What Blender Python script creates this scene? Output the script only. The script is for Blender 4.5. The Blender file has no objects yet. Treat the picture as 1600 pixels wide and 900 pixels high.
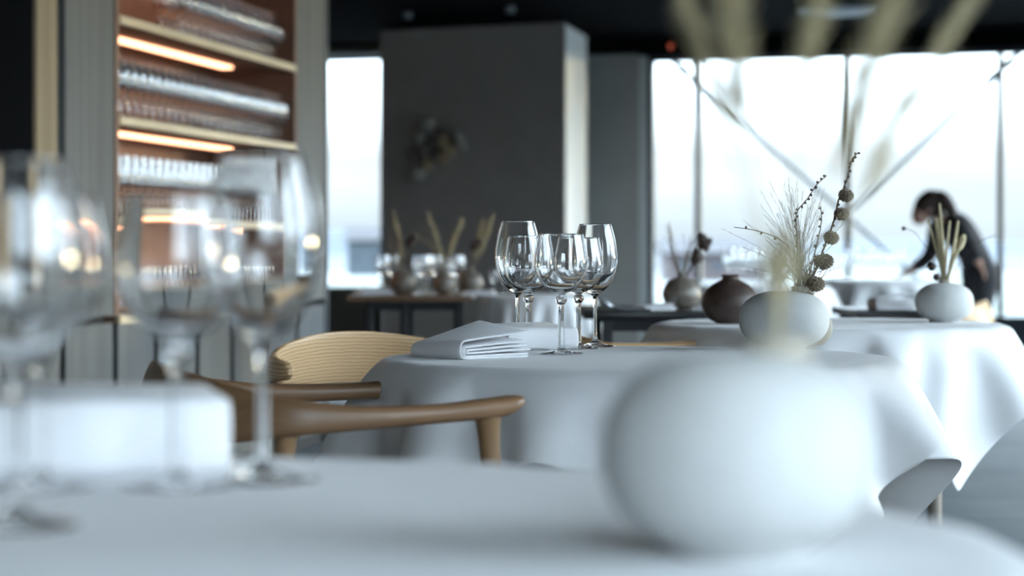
import bpy, bmesh, math, random, zlib, base64, array
from mathutils import Vector, Matrix, Euler, Quaternion
R = math.radians; PI = math.pi
scn = bpy.context.scene; COL = scn.collection
random.seed(7)

# ------------------------------------------------------------------ camera, world, exposure
F = 3400.0                      # focal length in pixels of the 1600 px frame
EYE = 0.94
cd = bpy.data.cameras.new('camera'); cam = bpy.data.objects.new('camera', cd); COL.objects.link(cam)
cd.sensor_width = 36; cd.lens = F / 1600 * 36; cd.shift_y = -60 / 1600
cam.location = (0, 0, EYE); cam.rotation_euler = (PI / 2, 0, 0)
cd.clip_end = 3000; cd.clip_start = .05
cd.dof.use_dof = True; cd.dof.focus_distance = 4.14; cd.dof.aperture_fstop = 3.2
scn.camera = cam
scn.view_settings.view_transform = 'Standard'; scn.view_settings.look = 'None'
scn.view_settings.gamma = 1; scn.view_settings.use_curve_mapping = False
scn.view_settings.exposure = 0.12
cy = scn.cycles
cy.use_denoising = True
cy.max_bounces = 14; cy.transmission_bounces = 12; cy.glossy_bounces = 6; cy.transparent_max_bounces = 16
cy.diffuse_bounces = 5; cy.sample_clamp_indirect = 60; cy.blur_glossy = .4

SKY_TOP = (10.4, 12.1, 13.8); SKY_LOW = (.80, .91, 1.02); SKY_MID = (1.15, 1.25, 1.32); GLOW = (640.0, 520.0, 310.0)
w = bpy.data.worlds.new('sky'); scn.world = w; w.use_nodes = True
nt = w.node_tree; N = nt.nodes; L = nt.links
for n in list(N): N.remove(n)
out = N.new('ShaderNodeOutputWorld'); bg = N.new('ShaderNodeBackground'); L.new(bg.outputs[0], out.inputs[0])
tc = N.new('ShaderNodeTexCoord'); sp = N.new('ShaderNodeSeparateXYZ'); L.new(tc.outputs['Generated'], sp.inputs[0])
rp = N.new('ShaderNodeValToRGB'); L.new(sp.outputs['Z'], rp.inputs[0])
e = rp.color_ramp.elements
e[0].position = 0.0; e[0].color = (*SKY_LOW, 1); e[1].position = .045; e[1].color = (*SKY_MID, 1)
x = e.new(.16); x.color = (*SKY_TOP, 1); x = e.new(1.0); x.color = (8.3, 9.6, 11.2, 1)
# soft cloud structure
nz = N.new('ShaderNodeTexNoise'); nz.inputs['Scale'].default_value = 9; nz.inputs['Detail'].default_value = 3
mp = N.new('ShaderNodeMapping'); mp.inputs['Scale'].default_value = (1, 1, 6); L.new(tc.outputs['Generated'], mp.inputs[0]); L.new(mp.outputs[0], nz.inputs[0])
mr = N.new('ShaderNodeMapRange'); mr.inputs[1].default_value = .3; mr.inputs[2].default_value = .7; mr.inputs[3].default_value = .9; mr.inputs[4].default_value = 1.08
L.new(nz.outputs[0], mr.inputs[0])
mx = N.new('ShaderNodeVectorMath'); mx.operation = 'SCALE'; L.new(rp.outputs[0], mx.inputs[0]); L.new(mr.outputs[0], mx.inputs['Scale'])
# low evening glow at the horizon, off to the right of the view
def mth(op, a, b=None, c=None):
    m = N.new('ShaderNodeMath'); m.operation = op
    for k, v in enumerate((a, b, c)):
        if v is None: continue
        if isinstance(v, (int, float)): m.inputs[k].default_value = v
        else: L.new(v, m.inputs[k])
    return m.outputs[0]
el = mth('SUBTRACT', sp.outputs['Z'], .035); g1 = mth('EXPONENT', mth('MULTIPLY', mth('MULTIPLY', el, el), -1 / (.019 ** 2)))
az = mth('MAXIMUM', mth('ADD', mth('MULTIPLY', sp.outputs['Y'], .53), mth('MULTIPLY', sp.outputs['X'], .848)), 0.0); g2 = mth('POWER', az, 220.0)
gg = mth('MULTIPLY', g1, g2)
gv = N.new('ShaderNodeVectorMath'); gv.operation = 'SCALE'; gv.inputs[0].default_value = GLOW; L.new(gg, gv.inputs['Scale'])
ad = N.new('ShaderNodeVectorMath'); ad.operation = 'ADD'; L.new(mx.outputs[0], ad.inputs[0]); L.new(gv.outputs[0], ad.inputs[1])
L.new(ad.outputs[0], bg.inputs[0]); bg.inputs[1].default_value = 1.0
w.cycles.sampling_method = 'MANUAL'; w.cycles.sample_map_resolution = 1024

# ------------------------------------------------------------------ helpers
def P(px, py, d): return Vector(((px - 800) / F * d, d, EYE - (py - 390) / F * d))
def at(px, d, z): return Vector(((px - 800) / F * d, d, z))
def table_d(py, z=.75): return (EYE - z) * F / (py - 390)

def link(o, parent=None):
    COL.objects.link(o)
    if parent is not None: o.parent = parent
    return o
def thing(name, label, cat, loc=(0, 0, 0), rz=0, group=None):
    o = bpy.data.objects.new(name, None); o.empty_display_size = .1; COL.objects.link(o)
    o.location = loc; o.rotation_euler = (0, 0, rz); tag(o, label, cat, group); return o
def tag(o, label=None, cat=None, group=None, kind=None):
    if label: o['label'] = label
    if cat: o['category'] = cat
    if group: o['group'] = group
    if kind: o['kind'] = kind
    return o
def obj(name, bm, mat, parent=None, smooth=True, loc=None, rot=None):
    bmesh.ops.recalc_face_normals(bm, faces=bm.faces)
    me = bpy.data.meshes.new(name); bm.to_mesh(me); bm.free()
    me.materials.append(mat)
    if smooth:
        for p in me.polygons: p.use_smooth = True
        me.set_sharp_from_angle(angle=R(38))
    o = bpy.data.objects.new(name, me); link(o, parent)
    if loc is not None: o.location = loc
    if rot is not None: o.rotation_euler = rot
    return o
def struct(name, bm, mat, parent=None, smooth=False):
    o = obj(name, bm, mat, parent, smooth)
    if parent is None: o['kind'] = 'structure'
    return o
def copy_tree(o, parent=None):
    c = o.copy(); COL.objects.link(c); c.parent = parent
    for ch in list(o.children): copy_tree(ch, c)
    return c
def place(o, loc, rz=0, label=None, group=None, scale=None):
    o.location = loc; o.rotation_euler = (0, 0, rz)
    if label: o['label'] = label
    if group: o['group'] = group
    if scale: o.scale = (scale,) * 3 if isinstance(scale, (int, float)) else scale
    return o
def box(bm, c, s, rz=0, bevel=0, seg=2):
    r = bmesh.ops.create_cube(bm, size=1)
    vs = r['verts']
    M = Matrix.Translation(c) @ Matrix.Rotation(rz, 4, 'Z') @ Matrix.Diagonal((s[0], s[1], s[2], 1))
    bmesh.ops.transform(bm, matrix=M, verts=vs)
    if bevel:
        es = list({e for v in vs for e in v.link_edges})
        bmesh.ops.bevel(bm, geom=es, offset=bevel, segments=seg, affect='EDGES', profile=.6)
    return bm
def prism(bm, pts, z0, z1, bevel=0):
    a = [bm.verts.new((p[0], p[1], z0)) for p in pts]; b = [bm.verts.new((p[0], p[1], z1)) for p in pts]
    n = len(pts); bm.faces.new(list(reversed(a))); bm.faces.new(b)
    for i in range(n): bm.faces.new((a[i], a[(i + 1) % n], b[(i + 1) % n], b[i]))
    if bevel:
        es = list({e for v in a + b for e in v.link_edges})
        bmesh.ops.bevel(bm, geom=es, offset=bevel, segments=2, affect='EDGES')
    return bm
def lathe(bm, prof, seg=48, M=None, sy=1.0):
    rings = []
    for r, z in prof:
        if r < 1e-6: rings.append([bm.verts.new((0, 0, z))])
        else: rings.append([bm.verts.new((r * math.cos(2 * PI * k / seg), sy * r * math.sin(2 * PI * k / seg), z)) for k in range(seg)])
    for A, B in zip(rings, rings[1:]):
        for k in range(seg):
            k2 = (k + 1) % seg
            if len(A) == 1 and len(B) == 1: break
            if len(A) == 1: bm.faces.new((A[0], B[k], B[k2]))
            elif len(B) == 1: bm.faces.new((A[k], B[0], A[k2]))
            else: bm.faces.new((A[k], B[k], B[k2], A[k2]))
    if M is not None: bmesh.ops.transform(bm, matrix=M, verts=[v for r_ in rings for v in r_])
    return bm
def cat(pts, n=6, closed=False):
    """Catmull-Rom through points of any dimension."""
    res = []; m = len(pts)
    for i in range(m - 1):
        p0 = pts[max(i - 1, 0)]; p1 = pts[i]; p2 = pts[i + 1]; p3 = pts[min(i + 2, m - 1)]
        for k in range(n):
            t = k / n
            res.append(tuple(.5 * ((2 * b) + (-a + c) * t + (2 * a - 5 * b + 4 * c - d) * t * t + (-a + 3 * b - 3 * c + d) * t ** 3) for a, b, c, d in zip(p0, p1, p2, p3)))
    res.append(tuple(pts[-1])); return res
def tube(bm, pts, rad, seg=8, cap=True):
    pts = [Vector(p) for p in pts]; n = len(pts)
    if isinstance(rad, (int, float)): rad = [rad] * n
    rings = []; prev = None
    for i, p in enumerate(pts):
        t = (pts[min(i + 1, n - 1)] - pts[max(i - 1, 0)]).normalized()
        if prev is None:
            u = t.orthogonal().normalized()
        else:
            u = (prev - t * prev.dot(t)).normalized()
        prev = u; v = t.cross(u)
        rings.append([bm.verts.new(p + rad[i] * (math.cos(2 * PI * k / seg) * u + math.sin(2 * PI * k / seg) * v)) for k in range(seg)])
    for A, B in zip(rings, rings[1:]):
        for k in range(seg): bm.faces.new((A[k], A[(k + 1) % seg], B[(k + 1) % seg], B[k]))
    if cap: bm.faces.new(list(reversed(rings[0]))); bm.faces.new(rings[-1])
    return bm
def loft(bm, rings, cap=True, closed=True):
    V = [[bm.verts.new(p) for p in r] for r in rings]; n = len(V[0])
    for A, B in zip(V, V[1:]):
        for k in range(n if closed else n - 1): bm.faces.new((A[k], A[(k + 1) % n], B[(k + 1) % n], B[k]))
    if cap: bm.faces.new(list(reversed(V[0]))); bm.faces.new(V[-1])
    return bm
def ellipsoid(bm, c, s, rot=None, sub=2, jag=0, rnd=None):
    r = bmesh.ops.create_icosphere(bm, subdivisions=sub, radius=1)
    if jag:
        for v in r['verts']: v.co *= 1 + rnd.uniform(-jag, jag)
    M = Matrix.Translation(c) @ (rot.to_matrix().to_4x4() if rot else Matrix.Identity(4)) @ Matrix.Diagonal((*s, 1))
    bmesh.ops.transform(bm, matrix=M, verts=r['verts']); return bm
def B(): return bmesh.new()

# ------------------------------------------------------------------ materials
def new_mat(name):
    m = bpy.data.materials.new(name); m.use_nodes = True
    b = m.node_tree.nodes['Principled BSDF']; return m, m.node_tree, b
def simple(name, col, rough=.5, metal=0, spec=.5, noise=0, nscale=20, bump=0, bscale=60, stretch=(1, 1, 1), coat=0):
    m, t, b = new_mat(name)
    b.inputs['Base Color'].default_value = (*col, 1); b.inputs['Roughness'].default_value = rough
    b.inputs['Metallic'].default_value = metal; b.inputs['Specular IOR Level'].default_value = spec
    b.inputs['Coat Weight'].default_value = coat
    if noise or bump:
        c = t.nodes.new('ShaderNodeTexCoord'); mp = t.nodes.new('ShaderNodeMapping'); mp.inputs['Scale'].default_value = stretch
        t.links.new(c.outputs['Object'], mp.inputs[0])
    if noise:
        n = t.nodes.new('ShaderNodeTexNoise'); n.inputs['Scale'].default_value = nscale; n.inputs['Detail'].default_value = 6
        t.links.new(mp.outputs[0], n.inputs[0])
        r = t.nodes.new('ShaderNodeValToRGB'); r.color_ramp.elements[0].position = .3; r.color_ramp.elements[1].position = .72
        r.color_ramp.elements[0].color = (*[v * (1 - noise) for v in col], 1); r.color_ramp.elements[1].color = (*[min(1, v * (1 + noise)) for v in col], 1)
        t.links.new(n.outputs[0], r.inputs[0]); t.links.new(r.outputs[0], b.inputs['Base Color'])
    if bump:
        n2 = t.nodes.new('ShaderNodeTexNoise'); n2.inputs['Scale'].default_value = bscale; n2.inputs['Detail'].default_value = 4
        t.links.new(mp.outputs[0], n2.inputs[0]); bp = t.nodes.new('ShaderNodeBump'); bp.inputs['Strength'].default_value = bump; bp.inputs['Distance'].default_value = .002
        t.links.new(n2.outputs[0], bp.inputs['Height']); t.links.new(bp.outputs[0], b.inputs['Normal'])
    return m
def wood(name, c1, c2, rough=.45, scale=6, stretch=(1, 1, .06), rings=False, ringscale=30):
    m, t, b = new_mat(name)
    c = t.nodes.new('ShaderNodeTexCoord'); mp = t.nodes.new('ShaderNodeMapping'); mp.inputs['Scale'].default_value = stretch
    t.links.new(c.outputs['Object'], mp.inputs[0])
    n = t.nodes.new('ShaderNodeTexNoise'); n.inputs['Scale'].default_value = scale; n.inputs['Detail'].default_value = 8; n.inputs['Distortion'].default_value = .6
    t.links.new(mp.outputs[0], n.inputs[0]); src = n.outputs[0]
    if rings:
        wv = t.nodes.new('ShaderNodeTexWave'); wv.wave_type = 'RINGS'; wv.inputs['Scale'].default_value = ringscale; wv.inputs['Distortion'].default_value = 2.2
        wv.inputs['Detail'].default_value = 2; wv.inputs['Detail Scale'].default_value = 1.2
        t.links.new(mp.outputs[0], wv.inputs[0]); src = wv.outputs[0]
    r = t.nodes.new('ShaderNodeValToRGB'); r.color_ramp.elements[0].position = .3; r.color_ramp.elements[1].position = .7
    if rings: r.color_ramp.elements[0].position = .0; r.color_ramp.elements[1].position = .55
    r.color_ramp.elements[0].color = (*c1, 1); r.color_ramp.elements[1].color = (*c2, 1)
    t.links.new(src, r.inputs[0]); t.links.new(r.outputs[0], b.inputs['Base Color']); b.inputs['Roughness'].default_value = rough
    bp = t.nodes.new('ShaderNodeBump'); bp.inputs['Strength'].default_value = .25; bp.inputs['Distance'].default_value = .001
    t.links.new(src, bp.inputs['Height']); t.links.new(bp.outputs[0], b.inputs['Normal'])
    return m
def cloth_mat(name, col, trans=.18, stripes=True):
    m, t, b = new_mat(name); nd = t.nodes; lk = t.links
    b.inputs['Base Color'].default_value = (*col, 1); b.inputs['Roughness'].default_value = .62
    b.inputs['Specular IOR Level'].default_value = .3; b.inputs['Sheen Weight'].default_value = .15
    c = nd.new('ShaderNodeTexCoord')
    n = nd.new('ShaderNodeTexNoise'); n.inputs['Scale'].default_value = 900; n.inputs['Detail'].default_value = 2; lk.new(c.outputs['Object'], n.inputs[0])
    n2 = nd.new('ShaderNodeTexNoise'); n2.inputs['Scale'].default_value = 9; n2.inputs['Detail'].default_value = 3; lk.new(c.outputs['Object'], n2.inputs[0])
    ma = nd.new('ShaderNodeMath'); ma.operation = 'MULTIPLY_ADD'; lk.new(n2.outputs[0], ma.inputs[0]); ma.inputs[1].default_value = 6; lk.new(n.outputs[0], ma.inputs[2])
    bp = nd.new('ShaderNodeBump'); bp.inputs['Strength'].default_value = .35; bp.inputs['Distance'].default_value = .0008
    lk.new(ma.outputs[0], bp.inputs['Height']); lk.new(bp.outputs[0], b.inputs['Normal'])
    if stripes:      # satin bands woven near the hem (UV runs with the weave)
        uv = nd.new('ShaderNodeUVMap'); s = nd.new('ShaderNodeSeparateXYZ'); lk.new(uv.outputs[0], s.inputs[0])
        def band(o):
            a = nd.new('ShaderNodeMath'); a.operation = 'SUBTRACT'; lk.new(o, a.inputs[0]); a.inputs[1].default_value = .5
            a2 = nd.new('ShaderNodeMath'); a2.operation = 'ABSOLUTE'; lk.new(a.outputs[0], a2.inputs[0])
            r = nd.new('ShaderNodeValToRGB'); r.color_ramp.interpolation = 'CONSTANT'; el = r.color_ramp.elements
            el[0].position = 0; el[0].color = (0, 0, 0, 1); el[1].position = .300; el[1].color = (1, 1, 1, 1)
            for p_, v_ in ((.304, 0), (.310, 1), (.330, 0), (.336, 1), (.340, 0), (.372, 1), (.376, 0)):
                q = el.new(p_); q.color = (v_, v_, v_, 1)
            lk.new(a2.outputs[0], r.inputs[0]); return r.outputs[0]
        mxx = nd.new('ShaderNodeMath'); mxx.operation = 'MAXIMUM'; lk.new(band(s.outputs[0]), mxx.inputs[0]); lk.new(band(s.outputs[1]), mxx.inputs[1])
        mr_ = nd.new('ShaderNodeMapRange'); mr_.inputs[3].default_value = .62; mr_.inputs[4].default_value = .34; lk.new(mxx.outputs[0], mr_.inputs[0]); lk.new(mr_.outputs[0], b.inputs['Roughness'])
    if trans:
        tr = nd.new('ShaderNodeBsdfTranslucent'); tr.inputs[0].default_value = (*col, 1); mix = nd.new('ShaderNodeMixShader'); mix.inputs[0].default_value = trans
        lk.new(b.outputs[0], mix.inputs[1]); lk.new(tr.outputs[0], mix.inputs[2]); lk.new(mix.outputs[0], nd['Material Output'].inputs[0])
    return m
def glass_mat(name, col=(1, 1, 1), rough=0.0, ior=1.5):
    m, t, b = new_mat(name)
    g = t.nodes.new('ShaderNodeBsdfGlass'); g.inputs['Color'].default_value = (*col, 1); g.inputs['Roughness'].default_value = rough; g.inputs['IOR'].default_value = ior
    t.links.new(g.outputs[0], t.nodes['Material Output'].inputs[0]); return m
def emit(name, col, s):
    m, t, b = new_mat(name); b.inputs['Emission Color'].default_value = (*col, 1); b.inputs['Emission Strength'].default_value = s
    b.inputs['Base Color'].default_value = (*[.8 * v for v in col], 1); return m
def pane_mat():
    m, t, b = new_mat('window_pane_glass'); nd = t.nodes
    tr = nd.new('ShaderNodeBsdfTransparent'); tr.inputs[0].default_value = (.95, .98, .98, 1); gl = nd.new('ShaderNodeBsdfGlossy'); gl.inputs['Roughness'].default_value = .02
    fr = nd.new('ShaderNodeFresnel'); fr.inputs[0].default_value = 1.45; mix = nd.new('ShaderNodeMixShader')
    t.links.new(fr.outputs[0], mix.inputs[0]); t.links.new(tr.outputs[0], mix.inputs[1]); t.links.new(gl.outputs[0], mix.inputs[2]); t.links.new(mix.outputs[0], nd['Material Output'].inputs[0])
    return m
M = {}
M['linen'] = cloth_mat('white_linen', (.84, .845, .86))
M['napkin'] = cloth_mat('napkin_linen', (.82, .82, .84), .12, False)
M['glass'] = glass_mat('crystal_glass')
M['pane'] = pane_mat()
M['vase'] = simple('matt_white_ceramic', (.55, .555, .545), .8, spec=.25, noise=.04, nscale=40, bump=.25, bscale=260)
M['rim'] = simple('ribbed_beige_ceramic', (.50, .46, .38), .6, bump=.2)
M['oak'] = wood('oiled_oak', (.165, .092, .048), (.275, .155, .080), .38, 9, (.35, 1.6, 1.6))
M['oak_leg'] = wood('oiled_oak_legs', (.20, .115, .055), (.32, .19, .095), .38, 9, (1.6, 1.6, .2))
M['oak_pale'] = wood('pale_ash', (.46, .27, .125), (.68, .46, .26), .40, 9, (.30, 1, 1.5), True, 26)
M['dark_oak'] = wood('dark_stained_oak', (.045, .030, .022), (.085, .058, .042), .42, 9, (.35, 1.6, 1.6))
M['leg_grey'] = wood('grey_brown_table_legs', (.17, .145, .12), (.26, .225, .19), .5, 9, (1.6, 1.6, .2))
M['seat_leather'] = simple('dark_leather_seat', (.035, .03, .028), .5, bump=.3, bscale=200)
M['grey_plank'] = wood('grey_weathered_planks', (.088, .090, .089), (.136, .138, .136), .7, 5, (3, 3, .10))
M['tan_plank'] = wood('tan_timber', (.20, .14, .08), (.33, .25, .15), .7, 5, (3, 3, .10))
M['shelf'] = wood('shelf_oak', (.55, .43, .27), (.72, .58, .38), .5, 6, (3, .1, 3))
M['cab_in'] = simple('brown_cabinet_lining', (.22, .115, .075), .55, noise=.15, nscale=6)
M['black_gap'] = simple('black_joint', (.008, .009, .010), .8)
M['black'] = simple('black_ceiling_paint', (.004, .0045, .005), .95, spec=.02, noise=.1, nscale=3)
M['grey_wall'] = simple('dark_grey_plaster', (.37, .335, .315), .85, noise=.06, nscale=4, bump=.15, bscale=40)
M['grey_wall2'] = simple('slate_grey_plaster', (.26, .255, .25), .85, noise=.06, nscale=4, bump=.15, bscale=40)
M['white_wall'] = simple('pale_plaster', (.78, .78, .77), .8, noise=.04, nscale=4)
M['frame'] = simple('charcoal_aluminium', (.035, .045, .055), .45, metal=.4)
M['frame_pale'] = simple('pale_grey_aluminium', (.42, .45, .47), .5, metal=.2)
M['steel'] = simple('grey_painted_steel', (.22, .24, .26), .5, metal=.3)
M['black_metal'] = simple('black_metal', (.012, .013, .015), .4, metal=.5)
M['table_black'] = simple('black_tabletop', (.012, .013, .015), .3)
M['table_wood'] = wood('brown_tabletop', (.10, .055, .03), (.18, .11, .06), .4, 8, (.2, 1.5, 1.5))
M['stone'] = simple('speckled_stoneware', (.17, .145, .12), .38, noise=.35, nscale=60)
M['stone_dark'] = simple('dark_brown_stoneware', (.055, .035, .028), .5, noise=.3, nscale=40)
M['brown_blob'] = simple('dark_seed_pod', (.035, .018, .012), .7)
M['pampas'] = simple('dried_pampas', (.50, .43, .27), .9, noise=.2, nscale=200)
M['grass'] = simple('dried_grass', (.28, .22, .145), .85)
M['grass_pale'] = simple('feathery_dried_grass', (.30, .26, .205), .9)
M['twig'] = simple('larch_twig', (.115, .085, .075), .85)
M['cone'] = simple('larch_cone', (.21, .165, .115), .8, noise=.25, nscale=300)
M['shell'] = simple('pale_shell', (.36, .34, .30), .6, noise=.3, nscale=30)
M['shell2'] = simple('tan_shell', (.34, .26, .16), .6, noise=.3, nscale=30)
M['strip'] = emit('warm_led_strip', (1.0, .47, .26), 4.2)
M['cloth_black'] = simple('black_uniform', (.014, .014, .018), .8)
M['hair'] = simple('dark_hair', (.030, .017, .012), .55)
M['skin'] = simple('skin', (.42, .24, .18), .55)
M['silver'] = simple('silver_clip', (.6, .62, .65), .3, metal=.8)
M['apron_strap'] = simple('grey_apron_strap', (.2, .21, .23), .7)

def floor_mat():
    m, t, b = new_mat('slate_floor'); nd = t.nodes; lk = t.links
    c = nd.new('ShaderNodeTexCoord'); mp = nd.new('ShaderNodeMapping'); mp.inputs['Rotation'].default_value = (0, 0, R(11)); lk.new(c.outputs['Object'], mp.inputs[0])
    br = nd.new('ShaderNodeTexBrick'); br.inputs['Scale'].default_value = 1; br.inputs['Brick Width'].default_value = 1.2; br.inputs['Row Height'].default_value = .6
    br.inputs['Mortar Size'].default_value = .006; br.inputs['Color1'].default_value = (.105, .125, .140, 1); br.inputs['Color2'].default_value = (.135, .155, .170, 1); br.inputs['Mortar'].default_value = (.04, .045, .05, 1)
    lk.new(mp.outputs[0], br.inputs[0]); lk.new(br.outputs[0], b.inputs['Base Color'])
    n = nd.new('ShaderNodeTexNoise'); n.inputs['Scale'].default_value = 3; n.inputs['Detail'].default_value = 6; lk.new(c.outputs['Object'], n.inputs[0])
    mr_ = nd.new('ShaderNodeMapRange'); mr_.inputs[3].default_value = .5; mr_.inputs[4].default_value = .75; b.inputs['Specular IOR Level'].default_value = .22; lk.new(n.outputs[0], mr_.inputs[0]); lk.new(mr_.outputs[0], b.inputs['Roughness'])
    return m
M['floor'] = floor_mat()
def ground_mat():
    m, t, b = new_mat('snowy_field'); nd = t.nodes; lk = t.links
    c = nd.new('ShaderNodeTexCoord'); n = nd.new('ShaderNodeTexNoise'); n.inputs['Scale'].default_value = .03; n.inputs['Detail'].default_value = 7; lk.new(c.outputs['Object'], n.inputs[0])
    r = nd.new('ShaderNodeValToRGB'); el = r.color_ramp.elements; el[0].position = .38; el[0].color = (.060, .075, .055, 1); el[1].position = .50; el[1].color = (.115, .13, .14, 1)
    lk.new(n.outputs[0], r.inputs[0]); lk.new(r.outputs[0], b.inputs['Base Color']); b.inputs['Roughness'].default_value = .9; return m
M['field'] = ground_mat()
M['water'] = simple('grey_lake', (.012, .020, .028), .6, spec=.1)
M['hill'] = simple('hazy_hill', (.030, .042, .058), 1, noise=.3, nscale=.02)
M['house_grey'] = simple('grey_house_wall', (.035, .045, .055), .9)
M['house_brown'] = simple('mauve_brown_house_wall', (.055, .045, .048), .9)
M['roof'] = simple('slate_roof', (.030, .030, .035), .9)
M['win_dark'] = simple('dark_house_window', (.03, .04, .05), .2)

# ------------------------------------------------------------------ setting
# cabinet front line: s runs away from the camera along it, depth goes to its left
C0 = Vector((-1.44, 7.9)); CU = Vector((.193, .981)).normalized(); CN = Vector((-CU.y, CU.x))
def cab(s, dep, z=0): q = C0 + CU * s + CN * dep; return Vector((q.x, q.y, z))
CAB_RZ = math.atan2(CU.y, CU.x)
def cbox(bm, s0, s1, d0, d1, z0, z1, bevel=0):      # box in cabinet coordinates
    c = cab((s0 + s1) / 2, (d0 + d1) / 2, (z0 + z1) / 2)
    return box(bm, c, (abs(s1 - s0), abs(d1 - d0), z1 - z0), CAB_RZ, bevel)
ZC = 2.75
def wallY(X): return 18.65 - .29 * (X - 1.10)       # far wall line
WU = Vector((1, -.29)).normalized(); WN = Vector((.29, 1)).normalized()
def RW(y): return 3.05 + .2 * (y - 4)               # right wall line
W_RZ = math.atan2(WU.y, WU.x); RW_RZ = math.atan2(1, .2)
def wbox(bm, X0, X1, z0, z1, t0=0.0, t1=.2, bevel=0):   # box along the far wall, t = offset outward
    a = Vector((X0, wallY(X0))); b_ = Vector((X1, wallY(X1))); m = (a + b_) / 2 + WN * (t0 + t1) / 2
    return box(bm, (m.x, m.y, (z0 + z1) / 2), ((b_ - a).length, t1 - t0, z1 - z0), W_RZ, bevel)
def rbox(bm, y0, y1, z0, z1, t0=0.0, t1=.2):
    a = Vector((RW(y0), y0)); b_ = Vector((RW(y1), y1)); n = Vector((1, -.2)).normalized(); m = (a + b_) / 2 + n * (t0 + t1) / 2
    return box(bm, (m.x, m.y, (z0 + z1) / 2), ((b_ - a).length, t1 - t0, z1 - z0), RW_RZ)

floor_pts = [(-3.4, -1.2), (RW(-1.2) + .4, -1.2), (RW(17.2) + .6, wallY(RW(17.2)) + .1), (-6, wallY(-6) + .3), (-6, 9)]
bm = B(); prism(bm, floor_pts, -.2, 0); struct('floor', bm, M['floor'])
bm = B(); prism(bm, [(p[0] * 1.04, p[1] + (.3 if p[1] > 0 else -.3)) for p in floor_pts], ZC, ZC + .25); struct('ceiling', bm, M['black'])

# left wall: grey vertical boards along the cabinet line, toward and behind the camera
def planks(bm, s_list, d0, d1, z0, z1, gap=.022):
    for a, b_ in zip(s_list, s_list[1:]): cbox(bm, a + gap / 2, b_ - gap / 2, d0, d1, z0, z1, .003)
bm = B(); cbox(bm, -9.25, -1.62, .05, .2, 0, ZC); wl = struct('wall_left', bm, M['black_gap'])
bm = B(); planks(bm, [-9.25 + .45 * k for k in range(17)] + [-1.60], .042, .048, 0, ZC, .05); obj('board_cladding', bm, M['grey_plank'], wl)
# wall behind cabinet going to far wall, and side wall
bm = B(); prism(bm, [(-6, 11.3), (-1.35, 10.9), (-1.35, 11.1), (-5.8, 11.5), (-5.8, wallY(-5.8)), (-6, wallY(-6))], 0, ZC); struct('wall_side', bm, M['grey_wall'])

# far wall: pieces around openings
X_W1a, X_W1b = -1.74, -1.13; X_D = 1.15; XR = RW(17.2) + .12
bm = B()
wbox(bm, -6, X_W1a, 0, ZC); wbox(bm, X_W1a, X_W1b, 0, .58); wbox(bm, X_W1a, X_W1b, 2.66, ZC)
struct('wall_far', bm, M['grey_wall2'])
bm = B(); wbox(bm, X_W1b, 1.09, 0, ZC); struct('wall_far_panel', bm, M['grey_wall2'])
bm = B(); wbox(bm, 1.09, X_D, 0, 2.62, 0, .2); struct('trim_1', bm, M['frame_pale'])
bm = B(); wbox(bm, 1.09, XR, 2.60, ZC, -.02, .2); struct('beam', bm, M['black'])
bm = B(); wbox(bm, .62, 1.12, 2.62, ZC, -.10, 0); struct('trim_2', bm, M['black'])
bm = B(); wbox(bm, X_D, XR, 0, .34, 0, .2); struct('wall_parapet', bm, M['frame'])
# the protruding block
bm = B(); prism(bm, [(-1.09, 18.0), (.42, 17.35), (.605, 18.3), (.62, wallY(.62) - .005), (-1.09, wallY(-1.09) - .005)], 0, ZC); struct('wall_block', bm, M['grey_wall'])
bm = B(); prism(bm, [(.424, 17.345), (.430, 17.344), (.628, 18.3), (.63, 18.78), (.622, 18.78), (.61, 18.3)], 0, ZC - .02); struct('trim_3', bm, M['white_wall'])
# lintel shelf above narrow window
bm = B(); wbox(bm, X_W1a, X_W1b, 2.66, 2.71, -.12, 0); struct('trim_4', bm, M['frame_pale'])
# narrow window
def window(name, X0, X1, z0, z1, mull=(), mat='frame', fw=.05):
    bm = B()
    wbox(bm, X0, X0 + fw, z0, z1, .05, .12); wbox(bm, X1 - fw, X1, z0, z1, .05, .12); wbox(bm, X0 + fw, X1 - fw, z1 - fw, z1, .05, .12); wbox(bm, X0 + fw, X1 - fw, z0, z0 + fw, .05, .12)
    fr = struct(name, bm, M[mat])
    bm = B(); wbox(bm, X0 + fw * .5, X1 - fw * .5, z0 + fw * .5, z1 - fw * .5, .082, .088); obj('pane', bm, M['pane'], fr, False)
    for xm in mull:
        bm = B(); wbox(bm, xm - .022, xm + .022, z0 + fw, z1 - fw, .03, .15); obj('mullion', bm, M['frame'], fr, False)
    return fr
window('window_1', X_W1a, X_W1b, .58, 2.66, (), 'frame_pale', .03)
mul = []
for px in (1087, 1320, 1558):
    X = 2.0
    for _ in range(20): X = (px - 800) / F * (wallY(X) + .1)
    mul.append(X)
mul.append(mul[-1] + 1.27)
window('window_2', X_D, XR, .34, 2.60, [x_ for x_ in mul if x_ < XR - .05])
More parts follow.
